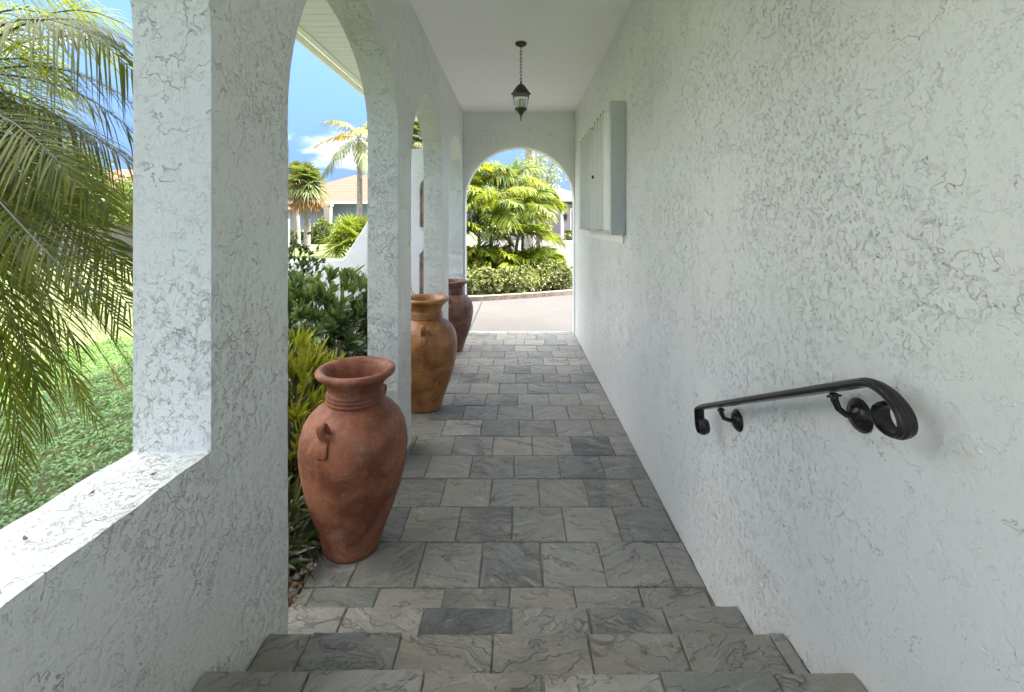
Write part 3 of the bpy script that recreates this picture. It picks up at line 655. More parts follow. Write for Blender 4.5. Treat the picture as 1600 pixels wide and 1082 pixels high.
# ------------------------------------------------------------------ ground cover and lawn blades
k = 60000
x = rng.uniform(-6.4, -1.15, k); y = rng.uniform(.5, 7.1, k); keep = (x < -1.1 - .0 * y) & ~((x > -2.9) & (y > 2.2)); x, y = x[keep], y[keep]; k = len(x)
hgt = .035 + .03 * np.sin(x * 9) * np.cos(y * 8) + rng.uniform(-.03, .03, k)
a = rng.uniform(0, 6.28, k); el = rng.uniform(.0, 1.0, k); d = np.stack([np.cos(a) * np.cos(el), np.sin(a) * np.cos(el), np.sin(el)], 1)
lb = LB(); lb.leaves(np.stack([x, y, hgt - .06], 1), d, (0, 0, 1.), rng.uniform(.03, .06, k), rng.uniform(.014, .026, k), .3, ((0, .2), (.4, 1.), (.75, .75), (1, .05)), .15)
tag(lb.build('ground_cover', M['cover']), 'dense green ground cover of small oval leaves beyond the sill', 'ground cover', kind='stuff')
k = 50000
x = rng.uniform(-22, -5.5, k) ; y = 3 + 30 * rng.uniform(0, 1, k) ** 1.8; x2 = np.where(rng.uniform(0, 1, k) < .5, x, -3 - rng.uniform(0, .75, k) * y); x = np.where(y > 7.6, x2, x)
a = rng.uniform(0, 6.28, k); el = rng.uniform(.5, 1.4, k); d = np.stack([np.cos(a) * np.cos(el), np.sin(a) * np.cos(el), np.sin(el)], 1)
lb = LB(); lb.leaves(np.stack([x, y, np.full(k, -.07)], 1), d, (.2, .3, 1.), rng.uniform(.04, .09, k), rng.uniform(.006, .012, k) * (1 + y / 12), .3, ((0, 1.), (.5, .8), (1, .05)))
tag(lb.build('grass', M['grass']), 'short sunlit lawn grass', 'grass', kind='stuff')
# pebbles and leaf litter in the bed
k = 2600; x = rng.uniform(-2.4, -1.06, k); y = rng.uniform(1.75, 5.2, k); mb = LB()
vv = []
for i in range(k):
    r = rng.uniform(.008, .02); pass
lb = LB()
a = rng.uniform(0, 6.28, k); d = np.stack([np.cos(a), np.sin(a), rng.uniform(-.1, .4, k)], 1)
lb.leaves(np.stack([x, y, np.full(k, -.035)], 1), d, (0, 0, 1.), rng.uniform(.03, .09, k), rng.uniform(.008, .02, k), .05, fold=.2)
tag(lb.build('leaf_litter', M['litter']), 'dry brown leaf litter on the planting bed', 'leaf litter', kind='stuff')
bm = bmesh.new()
for i in range(900):
    r = rnd.uniform(.008, .02); mtx = Matrix.Translation((rnd.uniform(-1.5, -1.06), rnd.uniform(1.78, 3.5), -.04 + r * .3)) @ Matrix.Rotation(rnd.uniform(0, 6), 4, 'Z') @ Matrix.Diagonal((r * 1.3, r, r * .7, 1))
    bmesh.ops.create_icosphere(bm, subdivisions=1, radius=1, matrix=mtx)
me = bpy.data.meshes.new('gravel'); bm.to_mesh(me); bm.free(); me.polygons.foreach_set('use_smooth', [True] * len(me.polygons))
tag(link('gravel', me, M['pebble']), 'small mixed pebbles along the slate edge', 'gravel', kind='stuff')

# ------------------------------------------------------------------ shrubs beside the arcade
LONG = ((0, .2), (.25, .75), (.6, 1.), (.85, .6), (1., .04))
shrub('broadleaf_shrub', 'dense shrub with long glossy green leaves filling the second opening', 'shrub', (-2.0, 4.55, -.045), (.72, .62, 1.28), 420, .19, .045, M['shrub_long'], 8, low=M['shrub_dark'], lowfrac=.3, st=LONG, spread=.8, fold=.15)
shrub('small_leaf_shrub', 'dark small leaved shrub against the low garden wall', 'shrub', (-3.15, 6.3, -.06), (.52, .5, 1.66), 560, .075, .034, M['shrub_dark'], 7, fold=.2)
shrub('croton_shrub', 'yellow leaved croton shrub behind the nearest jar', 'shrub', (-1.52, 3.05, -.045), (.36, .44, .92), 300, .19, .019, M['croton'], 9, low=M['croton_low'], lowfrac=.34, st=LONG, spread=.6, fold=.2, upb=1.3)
shrub('strap_leaf_plant', 'low dark strap leaved plant between the pier and the nearest jar', 'plant', (-1.30, 2.33, -.045), (.20, .30, .42), 60, .22, .02, M['croton_low'], 8, st=LONG, spread=.8, fold=.2, upb=1.2, droop=.5)
shrub('low_shrub', 'low green shrub behind the amber jar', 'shrub', (-1.75, 6.2, -.045), (.4, .5, .95), 160, .12, .03, M['shrub_dark'], 7, fold=.15)

# ------------------------------------------------------------------ trees seen through the second opening
def sabal(label, base, h, r, nfan=52, seed=0, trunk='palebark', tr=.19):
    root = empty('cabbage_palm', base); tag(root, label, 'palm tree')
    mb = MB(); zz = np.linspace(0, h, 20); mb.tube([(.04 * math.sin(z * .8 + seed), .03 * math.cos(z), z) for z in zz], [tr * (1.12 - .12 * z / h) + .012 * (i % 2) for i, z in enumerate(zz)], 12); mb.build('trunk', M[trunk], root)
    g, dd = LB(), LB(); sk = MB(); top = np.array([0, 0, h])
    for i in range(nfan):
        el = R(85 - 150 * (i / nfan) ** .95 + rng.uniform(-8, 8)); az = i * 2.4 + rng.uniform(-.3, .3)
        d = np.array([math.cos(az) * math.cos(el), math.sin(az) * math.cos(el), math.sin(el)])
        pl = r * rng.uniform(.42, .62); b = top + d * pl + np.array([0, 0, -.12 * r * (1 - math.sin(el))])
        tgt = dd if i > nfan * .70 else g
        fan(tgt, b, d + np.array([0, 0, -.35]), np.array([0, 0, 1.]) + d * .2, r * rng.uniform(.5, .68), 24, 140, r * .07, .55 if i > nfan * .5 else .3)
        sk.tube([tuple(top), tuple(top + d * pl * .5 + np.array([0, 0, .04])), tuple(b)], .016, 4, False)
    g.build('crown', M['sabal'], root); dd.build('dead_leaf_skirt', M['sabal_dead'], root); sk.build('leaf_stalks', M['greenstem'], root)
    return root
p = P(479, 290, 30); sabal('cabbage palm with brown skirt of dead leaves on the sunny lawn', (p.x, 30, -.07), p.z - .07 + .3, 1.5, 60)
p = P(464, 272, 34); sabal('grey trunked cabbage palm half hidden behind the brown skirted one', (p.x, 34, -.07), p.z + .1, 1.1, 40, 2, 'palebark', .2)
p = P(648, 222, 26); sabal('palm with tan dry crown showing just above the wing wall', (p.x, 26, -.07), p.z + .5, 1.2, 46, 3)
def feather(name, label, base, h, L_, nf, m, lean=(0, 0), tr=.16, seeds=0, yellow=None, droop=.5, ll=.6, trunk='palebark', els=(80, -35), group=None, lw_=None, vee_=.15):
    root = empty(name, base); tag(root, label, 'palm tree', group)
    mb = MB(); zz = np.linspace(0, h, 22); mb.tube([(lean[0] * (z / h) ** 2, lean[1] * (z / h) ** 2, z) for z in zz], [tr * (1.15 - .35 * z / h) + .008 * (i % 2) for i, z in enumerate(zz)], 10); mb.build('trunk', M[trunk], root)
    g, yl = LB(), LB(); sk = MB(); top = np.array([lean[0], lean[1], h]); nlo = 0
    for i in range(nf):
        el = R(els[0] + (els[1] - els[0]) * i / nf + rng.uniform(-6, 6)); az = i * 2.4 + seeds + rng.uniform(-.25, .25); h2 = np.array([math.cos(az), math.sin(az), 0])
        ln = L_ * rng.uniform(.85, 1.1); p1 = top + (h2 * math.cos(el) + np.array([0, 0, math.sin(el)])) * ln * .55; p2 = top + h2 * ln * (.55 + .4 * math.cos(el)) + np.array([0, 0, ln * (math.sin(el) * .85 - .42)])
        tgt = yl if (yellow and rng.uniform() < .22) else g
        frond(tgt, sk, top, p1, p2, int(30 + 6 * L_) if not lw_ else int(20 + 9 * L_), ll, lw_ or (.035 + .012 * ll), droop, 60, 28, .15, .02, jit=.1, vee=vee_, twist=rng.uniform(-.7, .7) if lw_ else 0.)
    g.build('fronds', M[m], root)
    if yl.n: yl.build('yellow_fronds', M[yellow], root)
    sk.build('leaf_stalks', M['greenstem'], root); return root
p = P(562, 216, 26); feather('coconut_palm', 'tall feather palm with one long frond arching left above the pink roof', (p.x, 26, -.07), p.z + .07, 2.6, 16, 'sabal', yellow='palm_dead', droop=.7, ll=.7, seeds=.8, els=(75, -40))
# bushy fan palm
p = P(556, 352, 12.5); root = empty('fan_palm', (p.x, 12.5, -.07)); tag(root, 'bushy bright green fan palm beside the sloping wing wall', 'fan palm')
g = LB(); sk = MB(); top = np.array([0, 0, p.z - .55])
for i in range(34):
    el = R(88 - 95 * (i / 34)); az = i * 2.4; d = np.array([math.cos(az) * math.cos(el), math.sin(az) * math.cos(el), math.sin(el)]); b = top + d * rng.uniform(.45, .68)
    fan(g, b, d + np.array([0, -.25, -.1]), np.array([0, .2, 1.]) - d * .2 + np.array([0, -.9, 0]) * (rng.uniform() < .5), rng.uniform(.46, .6), 30, 150, .045, .35, .3); sk.tube([tuple(top), tuple(b)], .009, 4, False)
g.build('fronds', M['fan'], root); sk.build('leaf_stalks', M['greenstem'], root)
mb = MB(); mb.tube([(0, 0, 0), (0, 0, p.z - .5)], [.14, .11], 10); mb.build('trunk', M['bark'], root)

# ------------------------------------------------------------------ far houses
def hip_house(name, label, x0, x1, y0, y1, ze, zr, wallm, roofm_, over=.6, openings=(), trim=None):
    root = empty(name, ((x0 + x1) / 2, y0, -.07)); tag(root, label, 'house')
    ox, oy, oz = (x0 + x1) / 2, y0, -.07
    def B(*a): m = MB(); m.box(a[0] - ox, a[1] - ox, a[2] - oy, a[3] - oy, a[4] - oz, a[5] - oz); return m
    B(x0, x1, y0, y1, -.07, ze).build('wall', M[wallm], root)
    m = MB(); h = min(x1 - x0, y1 - y0) / 2
    c = [(x0 - over, y0 - over), (x1 + over, y0 - over), (x1 + over, y1 + over), (x0 - over, y1 + over)]
    if x1 - x0 > y1 - y0: rdg = [(x0 + h, (y0 + y1) / 2), (x1 - h, (y0 + y1) / 2)]; fs = [(0, 1, 5, 4), (1, 2, 5), (2, 3, 4, 5), (3, 0, 4)]
    else: rdg = [((x0 + x1) / 2, y0 + h), ((x0 + x1) / 2, y1 - h)]; fs = [(0, 1, 4), (1, 2, 5, 4), (2, 3, 5), (3, 0, 4, 5)]
    m.add([(a - ox, b - oy, ze + .02 - oz) for a, b in c] + [(a - ox, b - oy, zr - oz) for a, b in rdg], fs + [(3, 2, 1, 0)]); m.build('roof', M[roofm_], root)
    m = MB(); m.box(x0 - over - .02 - ox, x1 + over + .02 - ox, y0 - over - .04 - oy, y0 - over - oy, ze - .18 - oz, ze + .05 - oz); m.build('fascia', M['white_trim'] if trim is None else M[trim], root)
    return root, B
hip_house('pale_house', 'pale blue grey house with pink tiled hip roof behind the lawn palms', P(425, 0, 45).x, P(640, 0, 45).x, 45, 57, 3.9, 7.2, 'pale_house', 'roof_pink', .9)
r0, B = hip_house('pink_roof_house', 'house with salmon tiled roof behind the near palm fronds', -34, -19.0, 26, 38, 2.9, 5.6, 'beige', 'roof_pink')
# column in front of the pale house
p = P(512, 340, 43.5); mb = MB(); mb.box(-.3, .3, -.3, .3, 0, 3.9); mb.box(-.38, .38, -.38, .38, 3.5, 3.75); c_ = mb.build('porch_column', M['beige'], None); c_.location = (p.x, 43.6, -.07); bevel(c_, .02)
tag(c_, 'beige porch column standing beside the pale house', 'column')
for i, (px, Y, rr, hh, lab) in enumerate(((486, 42, 1.0, 1.6, 'dark rounded shrub in front of the pale house'), (503, 41, .8, 2.2, 'taller olive shrub by the porch column'), (455, 42, 1.1, 1.3, 'low shrub left of the cabbage palm trunk'), (530, 42, 1.2, 1.8, 'shrub behind the fan palm'))):
    shrub('garden_shrub', lab, 'shrub', (P(px, 0, Y).x, Y, -.07), (rr, rr, hh), 130, .34, .15, M['tree'] if i == 1 else M['shrub_dark'], 7, group='shrubs along the pale house')
# tree masses beyond the near palm
for i, (px, Y, h, rr, lab) in enumerate(((40, 21, 6.2, 3.0, 'yellow green leafy tree far behind the near palm'), (165, 24, 4.6, 2.0, 'pale trunked leafy tree between the roofs behind the near palm'))):
    x = P(px, 0, Y).x; root = empty('leafy_tree', (x, Y, -.07)); tag(root, lab, 'tree')
    mb = MB(); mb.tube([(0, 0, 0), (.1, 0, h * .4), (.0, .1, h * .8)], [.22, .17, .08], 8)
    lb = LB()
    for k in range(26):
        v = rng.normal(0, 1, 3); v /= np.linalg.norm(v); c = np.array([v[0] * rr * .75, v[1] * rr * .75, h * .68 + v[2] * rr * .5]); mb.tube([(0, 0, h * .45), tuple(c * np.array([.5, .5, .85])), tuple(c)], [.07, .04, .01], 5, False)
        n = 190; o = rng.normal(0, rr * .17, (n, 3)); lb.leaves(c + o, rng.normal(0, 1, (n, 3)), rng.normal(0, 1, (n, 3)), .2, .09, .2)
    mb.build('trunk', M['palebark'], root); lb.build('crown', M['tree'], root)

# broad tree added out of view left of the feather palm, shades the pier jamb
root = empty('leafy_tree', (-4.3, -.75, -.07)); tag(root, 'broad dense tree added out of view beside the lawn to shade the near pier', 'tree')
mb = MB(); mb.tube([(0, 0, 0), (.05, 0, 1.2), (0, .1, 2.4)], [.14, .11, .05], 8); lb = LB()
for k in range(44):
    v = rng.normal(0, 1, 3); v /= np.linalg.norm(v); c = np.array([v[0] * 1.25, v[1] * 1.15, 2.2 + v[2] * 1.5]); mb.tube([(0, 0, 1.2), tuple(c * np.array([.5, .5, .8])), tuple(c)], [.05, .03, .008], 5, False)
    n = 150; lb.leaves(c + rng.normal(0, .28, (n, 3)), rng.normal(0, 1, (n, 3)), rng.normal(0, 1, (n, 3)), .13, .06, .2)
mb.build('trunk', M['bark'], root); lb.build('crown', M['shrub_dark'], root)

# ------------------------------------------------------------------ garden seen through the end arch
spots = [(-1.55, 13.3, 1.5, 1.8), (-.75, 13.4, 1.9, 1.9), (-.1, 13.3, 1.4, 1.5), (.15, 14.2, 2.1, 1.6), (-1.2, 14.7, 2.8, 1.9), (-.25, 15.0, 3.0, 1.7), (-.5, 13.1, .5, 1.1), (-1.9, 14.2, 2.5, 1.9), (.35, 13.4, .5, 1.1), (-1.3, 13.1, .5, 1.3), (-.1, 12.9, .35, 1.2), (-.9, 12.9, .4, 1.3)]
labs = ['areca palm at the left end of the island, leaning over the kerb', 'areca palm with bright fronds second from the left in the island clump', 'short areca palm in the middle of the island clump', 'areca palm with fronds drooping toward the beige garage', 'tall areca palm at the back left of the island clump',
        'tall areca palm at the back right reaching the arch top', 'low young areca palm just above the middle hedge shrub', 'tall areca palm hidden behind the left edge of the end arch', 'low areca palm beside the weathered rock', 'low areca palm above the left hedge shrub', 'knee high areca palm between the middle hedge mound and the taller palms', 'knee high areca palm between the left hedge mound and the taller palms']
for i, (x, y, h, L_) in enumerate(spots):
    feather('areca_palm', labs[i], (x, y, -.004), h, L_, 14, 'areca', lean=((x + .4) * .25 + rng.uniform(-.1, .1), rng.uniform(-.3, .1)), tr=.05, seeds=i * 1.3, yellow='palm_yellow', droop=.6, ll=.66, trunk='greenstem', els=(90, 8), lw_=.047, vee_=.4, group='areca palms in the island bed')
for i, (px, Y, rr, hh, n, lab) in enumerate(((752, 11.3, .66, .66, 420, 'leftmost variegated hedge shrub along the kerb, beside the third jar'), (803, 11.55, .72, .66, 460, 'middle variegated hedge shrub along the kerb'), (866, 12.35, .68, .74, 460, 'right variegated hedge shrub, the tallest mound, along the kerb'), (778, 12.0, .4, .46, 160, 'variegated hedge shrub filling the gap between the left and middle mounds'), (835, 12.15, .4, .46, 160, 'variegated hedge shrub filling the gap between the middle and right mounds'))):
    shrub('variegated_shrub', lab, 'shrub', (P(px, 0, Y).x, Y, -.004), (rr, .5, hh), n, .095, .05, M['varieg'], 8, group='variegated shrubs along the kerb', fold=.1, spread=1.)
p = P(828, 230, 24); feather('palm_tree', 'tall grey trunked palm rising behind the areca clump', (p.x, 24, -.03), 8.5, 2.2, 12, 'sabal', tr=.26, droop=.6, trunk='bark')
# leafy branches high on the right of the clump
p = P(862, 275, 17); root = empty('leafy_tree', (.75, 16.6, -.02)); tag(root, 'fine leaved tree with pale blossoms behind the areca palms', 'tree')
mb = MB(); mb.tube([(0, 0, 0), (.05, 0, 1.6), (.1, .1, 3.2)], [.1, .08, .04], 8); lb = LB()
for k in range(22):
    v = rng.normal(0, 1, 3); v /= np.linalg.norm(v); c = np.array([.1 + v[0] * .6, v[1] * .6, 3.6 + v[2] * .7]); mb.tube([(.05, 0, 1.8), tuple(c * np.array([.6, .6, .85])), tuple(c)], [.03, .018, .006], 5, False)
    n = 70; lb.leaves(c + rng.normal(0, .2, (n, 3)), rng.normal(0, 1, (n, 3)), rng.normal(0, 1, (n, 3)), .09, .045, .2)
mb.build('trunk', M['palebark'], root); lb.build('crown', M['varieg'], root)
# weathered low rock
bm = bmesh.new(); bmesh.ops.create_icosphere(bm, subdivisions=4, radius=1)
for v in bm.verts:
    c = v.co; n_ = .16 * math.sin(c.x * 4 + 1) * math.cos(c.y * 5) + .1 * math.sin(c.z * 9 + c.x * 3) + .05 * math.sin(c.x * 17 + c.y * 13)
    c *= 1 + n_; c.x *= 1.0; c.y *= .6; c.z = max(-.1, min(c.z * .42, .30 + .05 * math.sin(c.x * 3)))
me = bpy.data.meshes.new('rock'); bm.to_mesh(me); bm.free(); rk = link('rock', me, M['rock']); p = P(850, 408, 19.5); rk.location = (p.x, 19.5, .05); tag(rk, 'low weathered flat topped rock on the paved drive edge', 'rock')

# neighbour house with garage
YG = 52; gx = lambda px: P(px, 0, YG).x; gz = lambda py: P(0, py, YG).z
root, B = hip_house('garage_house', 'beige house with grey tiled hip roof and wide garage door across the drive', gx(795), gx(935), YG, YG + 12, gz(316), gz(283), 'beige', 'roof_grey', .5, trim='dark')
d_ = B(gx(803), gx(875), YG - .06, YG - .003, -.07, gz(334)); mbx = d_
for k in range(1, 24): xx = gx(803) + (gx(875) - gx(803)) * k / 24 - (gx(795) + gx(935)) / 2; mbx.box(xx - .02, xx + .02, -.09, -.062, 0, gz(334) + .05)
mbx.build('garage_door', M['garage'], root)
B(gx(876), gx(881), YG - .12, YG - .004, -.07, gz(331)).build('door_trim', M['white_trim'], root)
wf = B(gx(891), gx(903), YG - .08, YG - .004, gz(368), gz(326)).build('window_frame', M['white_trim'], root)
B(gx(893), gx(901.5), YG - .1, YG - .083, gz(366), gz(328)).build('pane', M['dark'], wf)
B(gx(887), gx(903), YG - .3, YG - .005, gz(319.5), gz(316.6)).build('eave_vent', M['dark'], root)
# wing of the same house with lower roof in front (left)
m = MB(); ox = (gx(795) + gx(935)) / 2
m.add([(gx(790) - ox, -2.2, gz(314) + .07), (gx(862) - ox, -2.2, gz(314) + .07), (gx(862) - ox, 2, gz(299) + .07), (gx(800) - ox, 2, gz(295) + .07), (gx(840) - ox, 2, gz(298) + .07), (gx(790) - ox, -2.2, gz(314) - .1), (gx(862) - ox, -2.2, gz(314) - .1)], [(0, 1, 2, 3), (0, 5, 6, 1)]); m.build('lower_roof', M['roof_grey'], root)
# wall lamp, pot plant, bush at the house
t = empty('wall_lamp', (gx(883), YG - .2, gz(344))); tag(t, 'small black lantern fixed on the wall beside the garage', 'wall lamp')
mb = MB(); mb.lathe([(0, .05), (.05, .16), (.5, .22), (.55, .3), (.75, .05), (.85, .02)], n=6, smooth=False); mb.build('lantern_body', M['dark'], t); mb = MB(); mb.box(-.08, .08, .05, .2, .2, .5); mb.build('back_plate', M['dark'], t)
t = empty('potted_plant', (gx(886.5), YG - .9, -.03)); tag(t, 'potted plant in a round white pot beside the garage', 'potted plant')
mb = MB(); mb.lathe([(0, .0), (0, .25), (.2, .42), (.45, .46), (.7, .38), (.72, .34), (.6, .3)], n=20); mb.build('pot', M['white_trim'], t)
lb = LB(); n = 120; a = rng.uniform(0, 6.28, n); lb.leaves(np.stack([rng.normal(0, .12, n), rng.normal(0, .12, n), np.full(n, .7)], 1), np.stack([np.cos(a), np.sin(a), rng.uniform(.4, 2, n)], 1), (0, 0, 1), .7, .1, .3); lb.build('foliage', M['shrub_dark'], t)
shrub('garden_shrub', 'small lime green bush at the foot of the garage house wall', 'shrub', (gx(890), YG - 1.4, -.03), (.62, .6, .75), 120, .22, .09, M['fan'], 7)

# ------------------------------------------------------------------ jars
def jar(label, loc, sx, sz, m, rz, tilt=0.):
    t = empty('clay_jar', loc, rz); t.rotation_euler = (0, R(tilt), rz); tag(t, label, 'jar', 'tall clay jars along the arcade'); 
    pr = [(0, 0), (0, .13), (.006, .145), (.03, .151), (.08, .166), (.16, .193), (.25, .225), (.34, .252), (.43, .273), (.50, .284), (.56, .288), (.62, .284), (.68, .270), (.725, .247), (.76, .215), (.785, .180), (.798, .160),
          (.803, .152), (.810, .154), (.816, .160), (.823, .154), (.829, .1505), (.836, .158), (.843, .152), (.849, .149), (.856, .156), (.863, .150), (.872, .147), (.89, .150), (.912, .160), (.932, .178), (.946, .197),
          (.953, .207), (.962, .212), (.973, .213), (.982, .208), (.987, .198), (.985, .182), (.975, .168), (.955, .155), (.93, .143), (.90, .136), (.86, .134), (.82, .140), (.76, .18), (.65, .25), (.5, .262), (.3, .22), (.05, .12), (.04, 0)]
    pr = [(z * sz, r * sx) for z, r in pr]
    mb = MB(); mb.lathe(pr, n=72, wob=lambda a, z: .006 * math.sin(2 * a + z * 4) + .003 * math.sin(5 * a + z * 11)); b = mb.build('body', M[m], t)
    for s in (0, math.pi):
        # strap handle: springs from the shoulder, loops out, runs down the body
        def rad(z):
            for i in range(len(pr) - 1):
                if pr[i][0] <= z <= pr[i + 1][0] and i < 20: return pr[i][1] + (pr[i + 1][1] - pr[i][1]) * (z - pr[i][0]) / max(1e-6, pr[i + 1][0] - pr[i][0])
            return .15
        path = [(.725, .0), (.757, .012), (.782, .028), (.792, .042), (.787, .054), (.768, .058), (.745, .050), (.722, .036), (.700, .023), (.678, .013), (.655, .008), (.632, .006), (.615, .002)]
        mb = MB(); vs = []; ang0 = -math.pi / 2 + s
        for i, (z, o) in enumerate(path):
            zz = z * sz; rr = rad(min(zz, .7 * sz)) if i > 0 and z < .7 else rad(zz)
            if z >= .7: rr = rad(.73 * sz)
            rr += o * sx; wdt = (.024 + (.010 if i > 9 else .004 if i > 7 else 0)) * sx; th = .013 * sx if i < 8 else .008 * sx
            c = Vector((math.cos(ang0), math.sin(ang0), 0)); sd = Vector((-c.y, c.x, 0))
            a, bb = path[max(i - 1, 0)], path[min(i + 1, len(path) - 1)]; tg = Vector((bb[1] - a[1], bb[0] - a[0])).normalized(); nr = Vector((-tg.y, tg.x))
            ctr = c * rr + Vector((0, 0, zz))
            for k in range(10):
                q_ = 2 * math.pi * k / 10; u = math.cos(q_) * wdt; v = math.sin(q_) * th * (1.25 if abs(math.cos(q_)) > .6 else .9)
                vs.append(ctr + sd * u + c * (nr.x * v) + Vector((0, 0, nr.y * v)))
        n = 10; m_ = len(path); mb.add(vs, [(i * n + k, i * n + (k + 1) % n, (i + 1) * n + (k + 1) % n, (i + 1) * n + k) for i in range(m_ - 1) for k in range(n)] + [tuple(range(n)), tuple((m_ - 1) * n + k for k in range(n))], True)
        o = mb.build('handle', M[m], t); sm = o.modifiers.new('sub', 'SUBSURF'); sm.levels = 1; sm.render_levels = 1
    return t
jar('nearest brick red clay jar with chalky scuffs, in the second opening', (-.905, 2.50, -.002), .985, 1.0, 'terra_red', R(-14), 1.3)
jar('glossy amber brown clay jar, the middle one of the row', (-.885, 4.38, .001), 1.06, 1.075, 'terra_amber', R(8))
jar('farthest and smallest looking clay jar, dusty maroon brown, by the end arch', (-.905, 6.36, .001), 1.0, .99, 'terra_brown', R(0))

# ------------------------------------------------------------------ handrail
hr = empty('handrail', (XR, 1.55, 1.15)); tag(hr, 'black wrought iron handrail with scrolled ends on the right wall', 'handrail')
ho = Vector((XR, 1.55, 1.15)); XC = .852
def rail_path():
    pts = []
    # far scroll (y, z): small curl
    c = Vector((2.105, .868)); 
    for i in range(15): a = R(-50 + (350 - 100) * (i / 14)); 
    far = []
    for i in range(17):
        a = R(70 - 20 * i) ; far.append((2.098 + .022 * math.cos(a) * (1 + .0 * i), .866 + .022 * math.sin(a)))
    # curl from the inside, leaving outward upward to the rail
    f = []
    for i in range(13): a = R(30 - 22 * i); f.append((2.096 + .021 * math.cos(a), .858 + .021 * math.sin(a)))
    # a ends at -234 deg = pointing up-left; instead pass round the far side and up
    pts = []
    for i in range(15): a = R(70 + 21 * i); pts.append((2.088 + (.026 + .0005 * i) * math.cos(a), .842 + (.026 + .0005 * i) * math.sin(a)))      # 70 .. 364
    pts += [(2.124, .862), (2.128, .882), (2.127, .899), (2.120, .910), (2.108, .9165)]
    sy, sz = 2.09, .9265; ey, ez = 1.125, 1.375
    for i in range(0, 13): t = i / 12; pts.append((sy + (ey - sy) * t, sz + (ez - sz) * t))
    pts += [(1.100, 1.3845), (1.075, 1.388), (1.050, 1.384), (1.028, 1.375), (1.009, 1.362), (.996, 1.346), (.991, 1.328), (.995, 1.311), (1.006, 1.300), (1.024, 1.295), (1.043, 1.298), (1.058, 1.308), (1.066, 1.323), (1.065, 1.338), (1.056, 1.350), (1.042, 1.355)]
    return pts
rp0 = rail_path(); rp = []
for i in range(len(rp0) - 1):
    p0, p1, p2, p3 = [Vector(rp0[min(max(i + j, 0), len(rp0) - 1)]) for j in (-1, 0, 1, 2)]
    for k in range(4):
        t = k / 4; v = .5 * ((2 * p1) + (p2 - p0) * t + (2 * p0 - 5 * p1 + 4 * p2 - p3) * t * t + (3 * p1 - p0 - 3 * p2 + p3) * t ** 3); rp.append((v.x, v.y))
rp.append(rp0[-1]); cs = [(-.023, -.008), (-.018, -.010), (.018, -.010), (.023, -.008), (.0235, .000), (.021, .004), (.0165, .0035), (.0150, .0085), (.0095, .0105), (.0075, .0085), (.005, .0125), (0, .014), (-.005, .0125), (-.0075, .0085), (-.0095, .0105), (-.0150, .0085), (-.0165, .0035), (-.021, .004), (-.0235, .000)]
vs = []; n = len(cs); m_ = len(rp)
for i, p in enumerate(rp):
    a, b = rp[max(i - 1, 0)], rp[min(i + 1, m_ - 1)]; tg = Vector((b[0] - a[0], b[1] - a[1])).normalized(); nr = Vector((tg.y, -tg.x))
    if i == 0: sgn = 1
    # travelling from far to near (y falling): outward normal is up
    nr = Vector((tg.y, -tg.x))
    f_ = i / 4; sc_ = .35 if f_ < 16 else min(1., .35 + (f_ - 16) * .16) if f_ < 31 else max(.25, 1 - (f_ - 31) * .13)
    for (u, v) in cs:
        v = v * (sc_ if v < 0 else .5 + .5 * sc_)
        vs.append((XC + u - ho.x, p[0] + nr.x * v - ho.y, p[1] + nr.y * v - ho.z))
mb = MB(); mb.add(vs, [(i * n + k, i * n + (k + 1) % n, (i + 1) * n + (k + 1) % n, (i + 1) * n + k) for i in range(m_ - 1) for k in range(n)] + [tuple(range(n)), tuple((m_ - 1) * n + k for k in range(n))])
rail = mb.build('rail', M['iron'], hr); bevel(rail, .001, 1)
for (yy, zr_, zp) in ((1.222, 1.318, 1.255), (1.90, 1.002, .948)):
    br = MB(); pts = [(XC, yy, zr_ - .005), (XC + .002, yy, zr_ - .022), (XC + .012, yy, zr_ - .045), (XC + .032, yy, zp + .002), (XC + .05, yy, zp - .002), (XR - .006, yy, zp)]
    pts = [Vector(p) - ho for p in pts]; br.tube(pts, [.011, .0095, .0085, .0085, .009, .012], 10)
    bo = br.build('bracket', M['iron'], hr)
    s_ = MB(); s_.box(XC - .009 - ho.x, XC + .009 - ho.x, yy - .018 - ho.y, yy + .018 - ho.y, zr_ - .014 - ho.z, zr_ - .008 - ho.z); so_ = s_.build('saddle', M['iron'], bo); so_.data.transform(Matrix.Translation((0, yy - ho.y, zr_ - .01 - ho.z)) @ Matrix.Rotation(math.atan2(-.449, .965), 4, 'X') @ Matrix.Translation((0, -(yy - ho.y), -(zr_ - .01 - ho.z))))
    pl = MB(); pl.lathe([(0, 0), (0, .045), (.004, .045), (.006, .041), (.009, .041), (.011, .035), (.015, .034), (.017, .024), (.022, .015), (.024, 0)], n=32)
    pl.v = [(-v[2] + XR - .001 - ho.x, v[0] + yy - ho.y, v[1] + zp - ho.z) for v in pl.v]
    for s in (-1, 1): pl.tube([(XR - .014 - ho.x, yy - ho.y + s * .022, zp - ho.z - .012), (XR - .022 - ho.x, yy - ho.y + s * .022, zp - ho.z - .012)], .0045, 8)
    pl.build('wall_plate', M['iron'], hr)

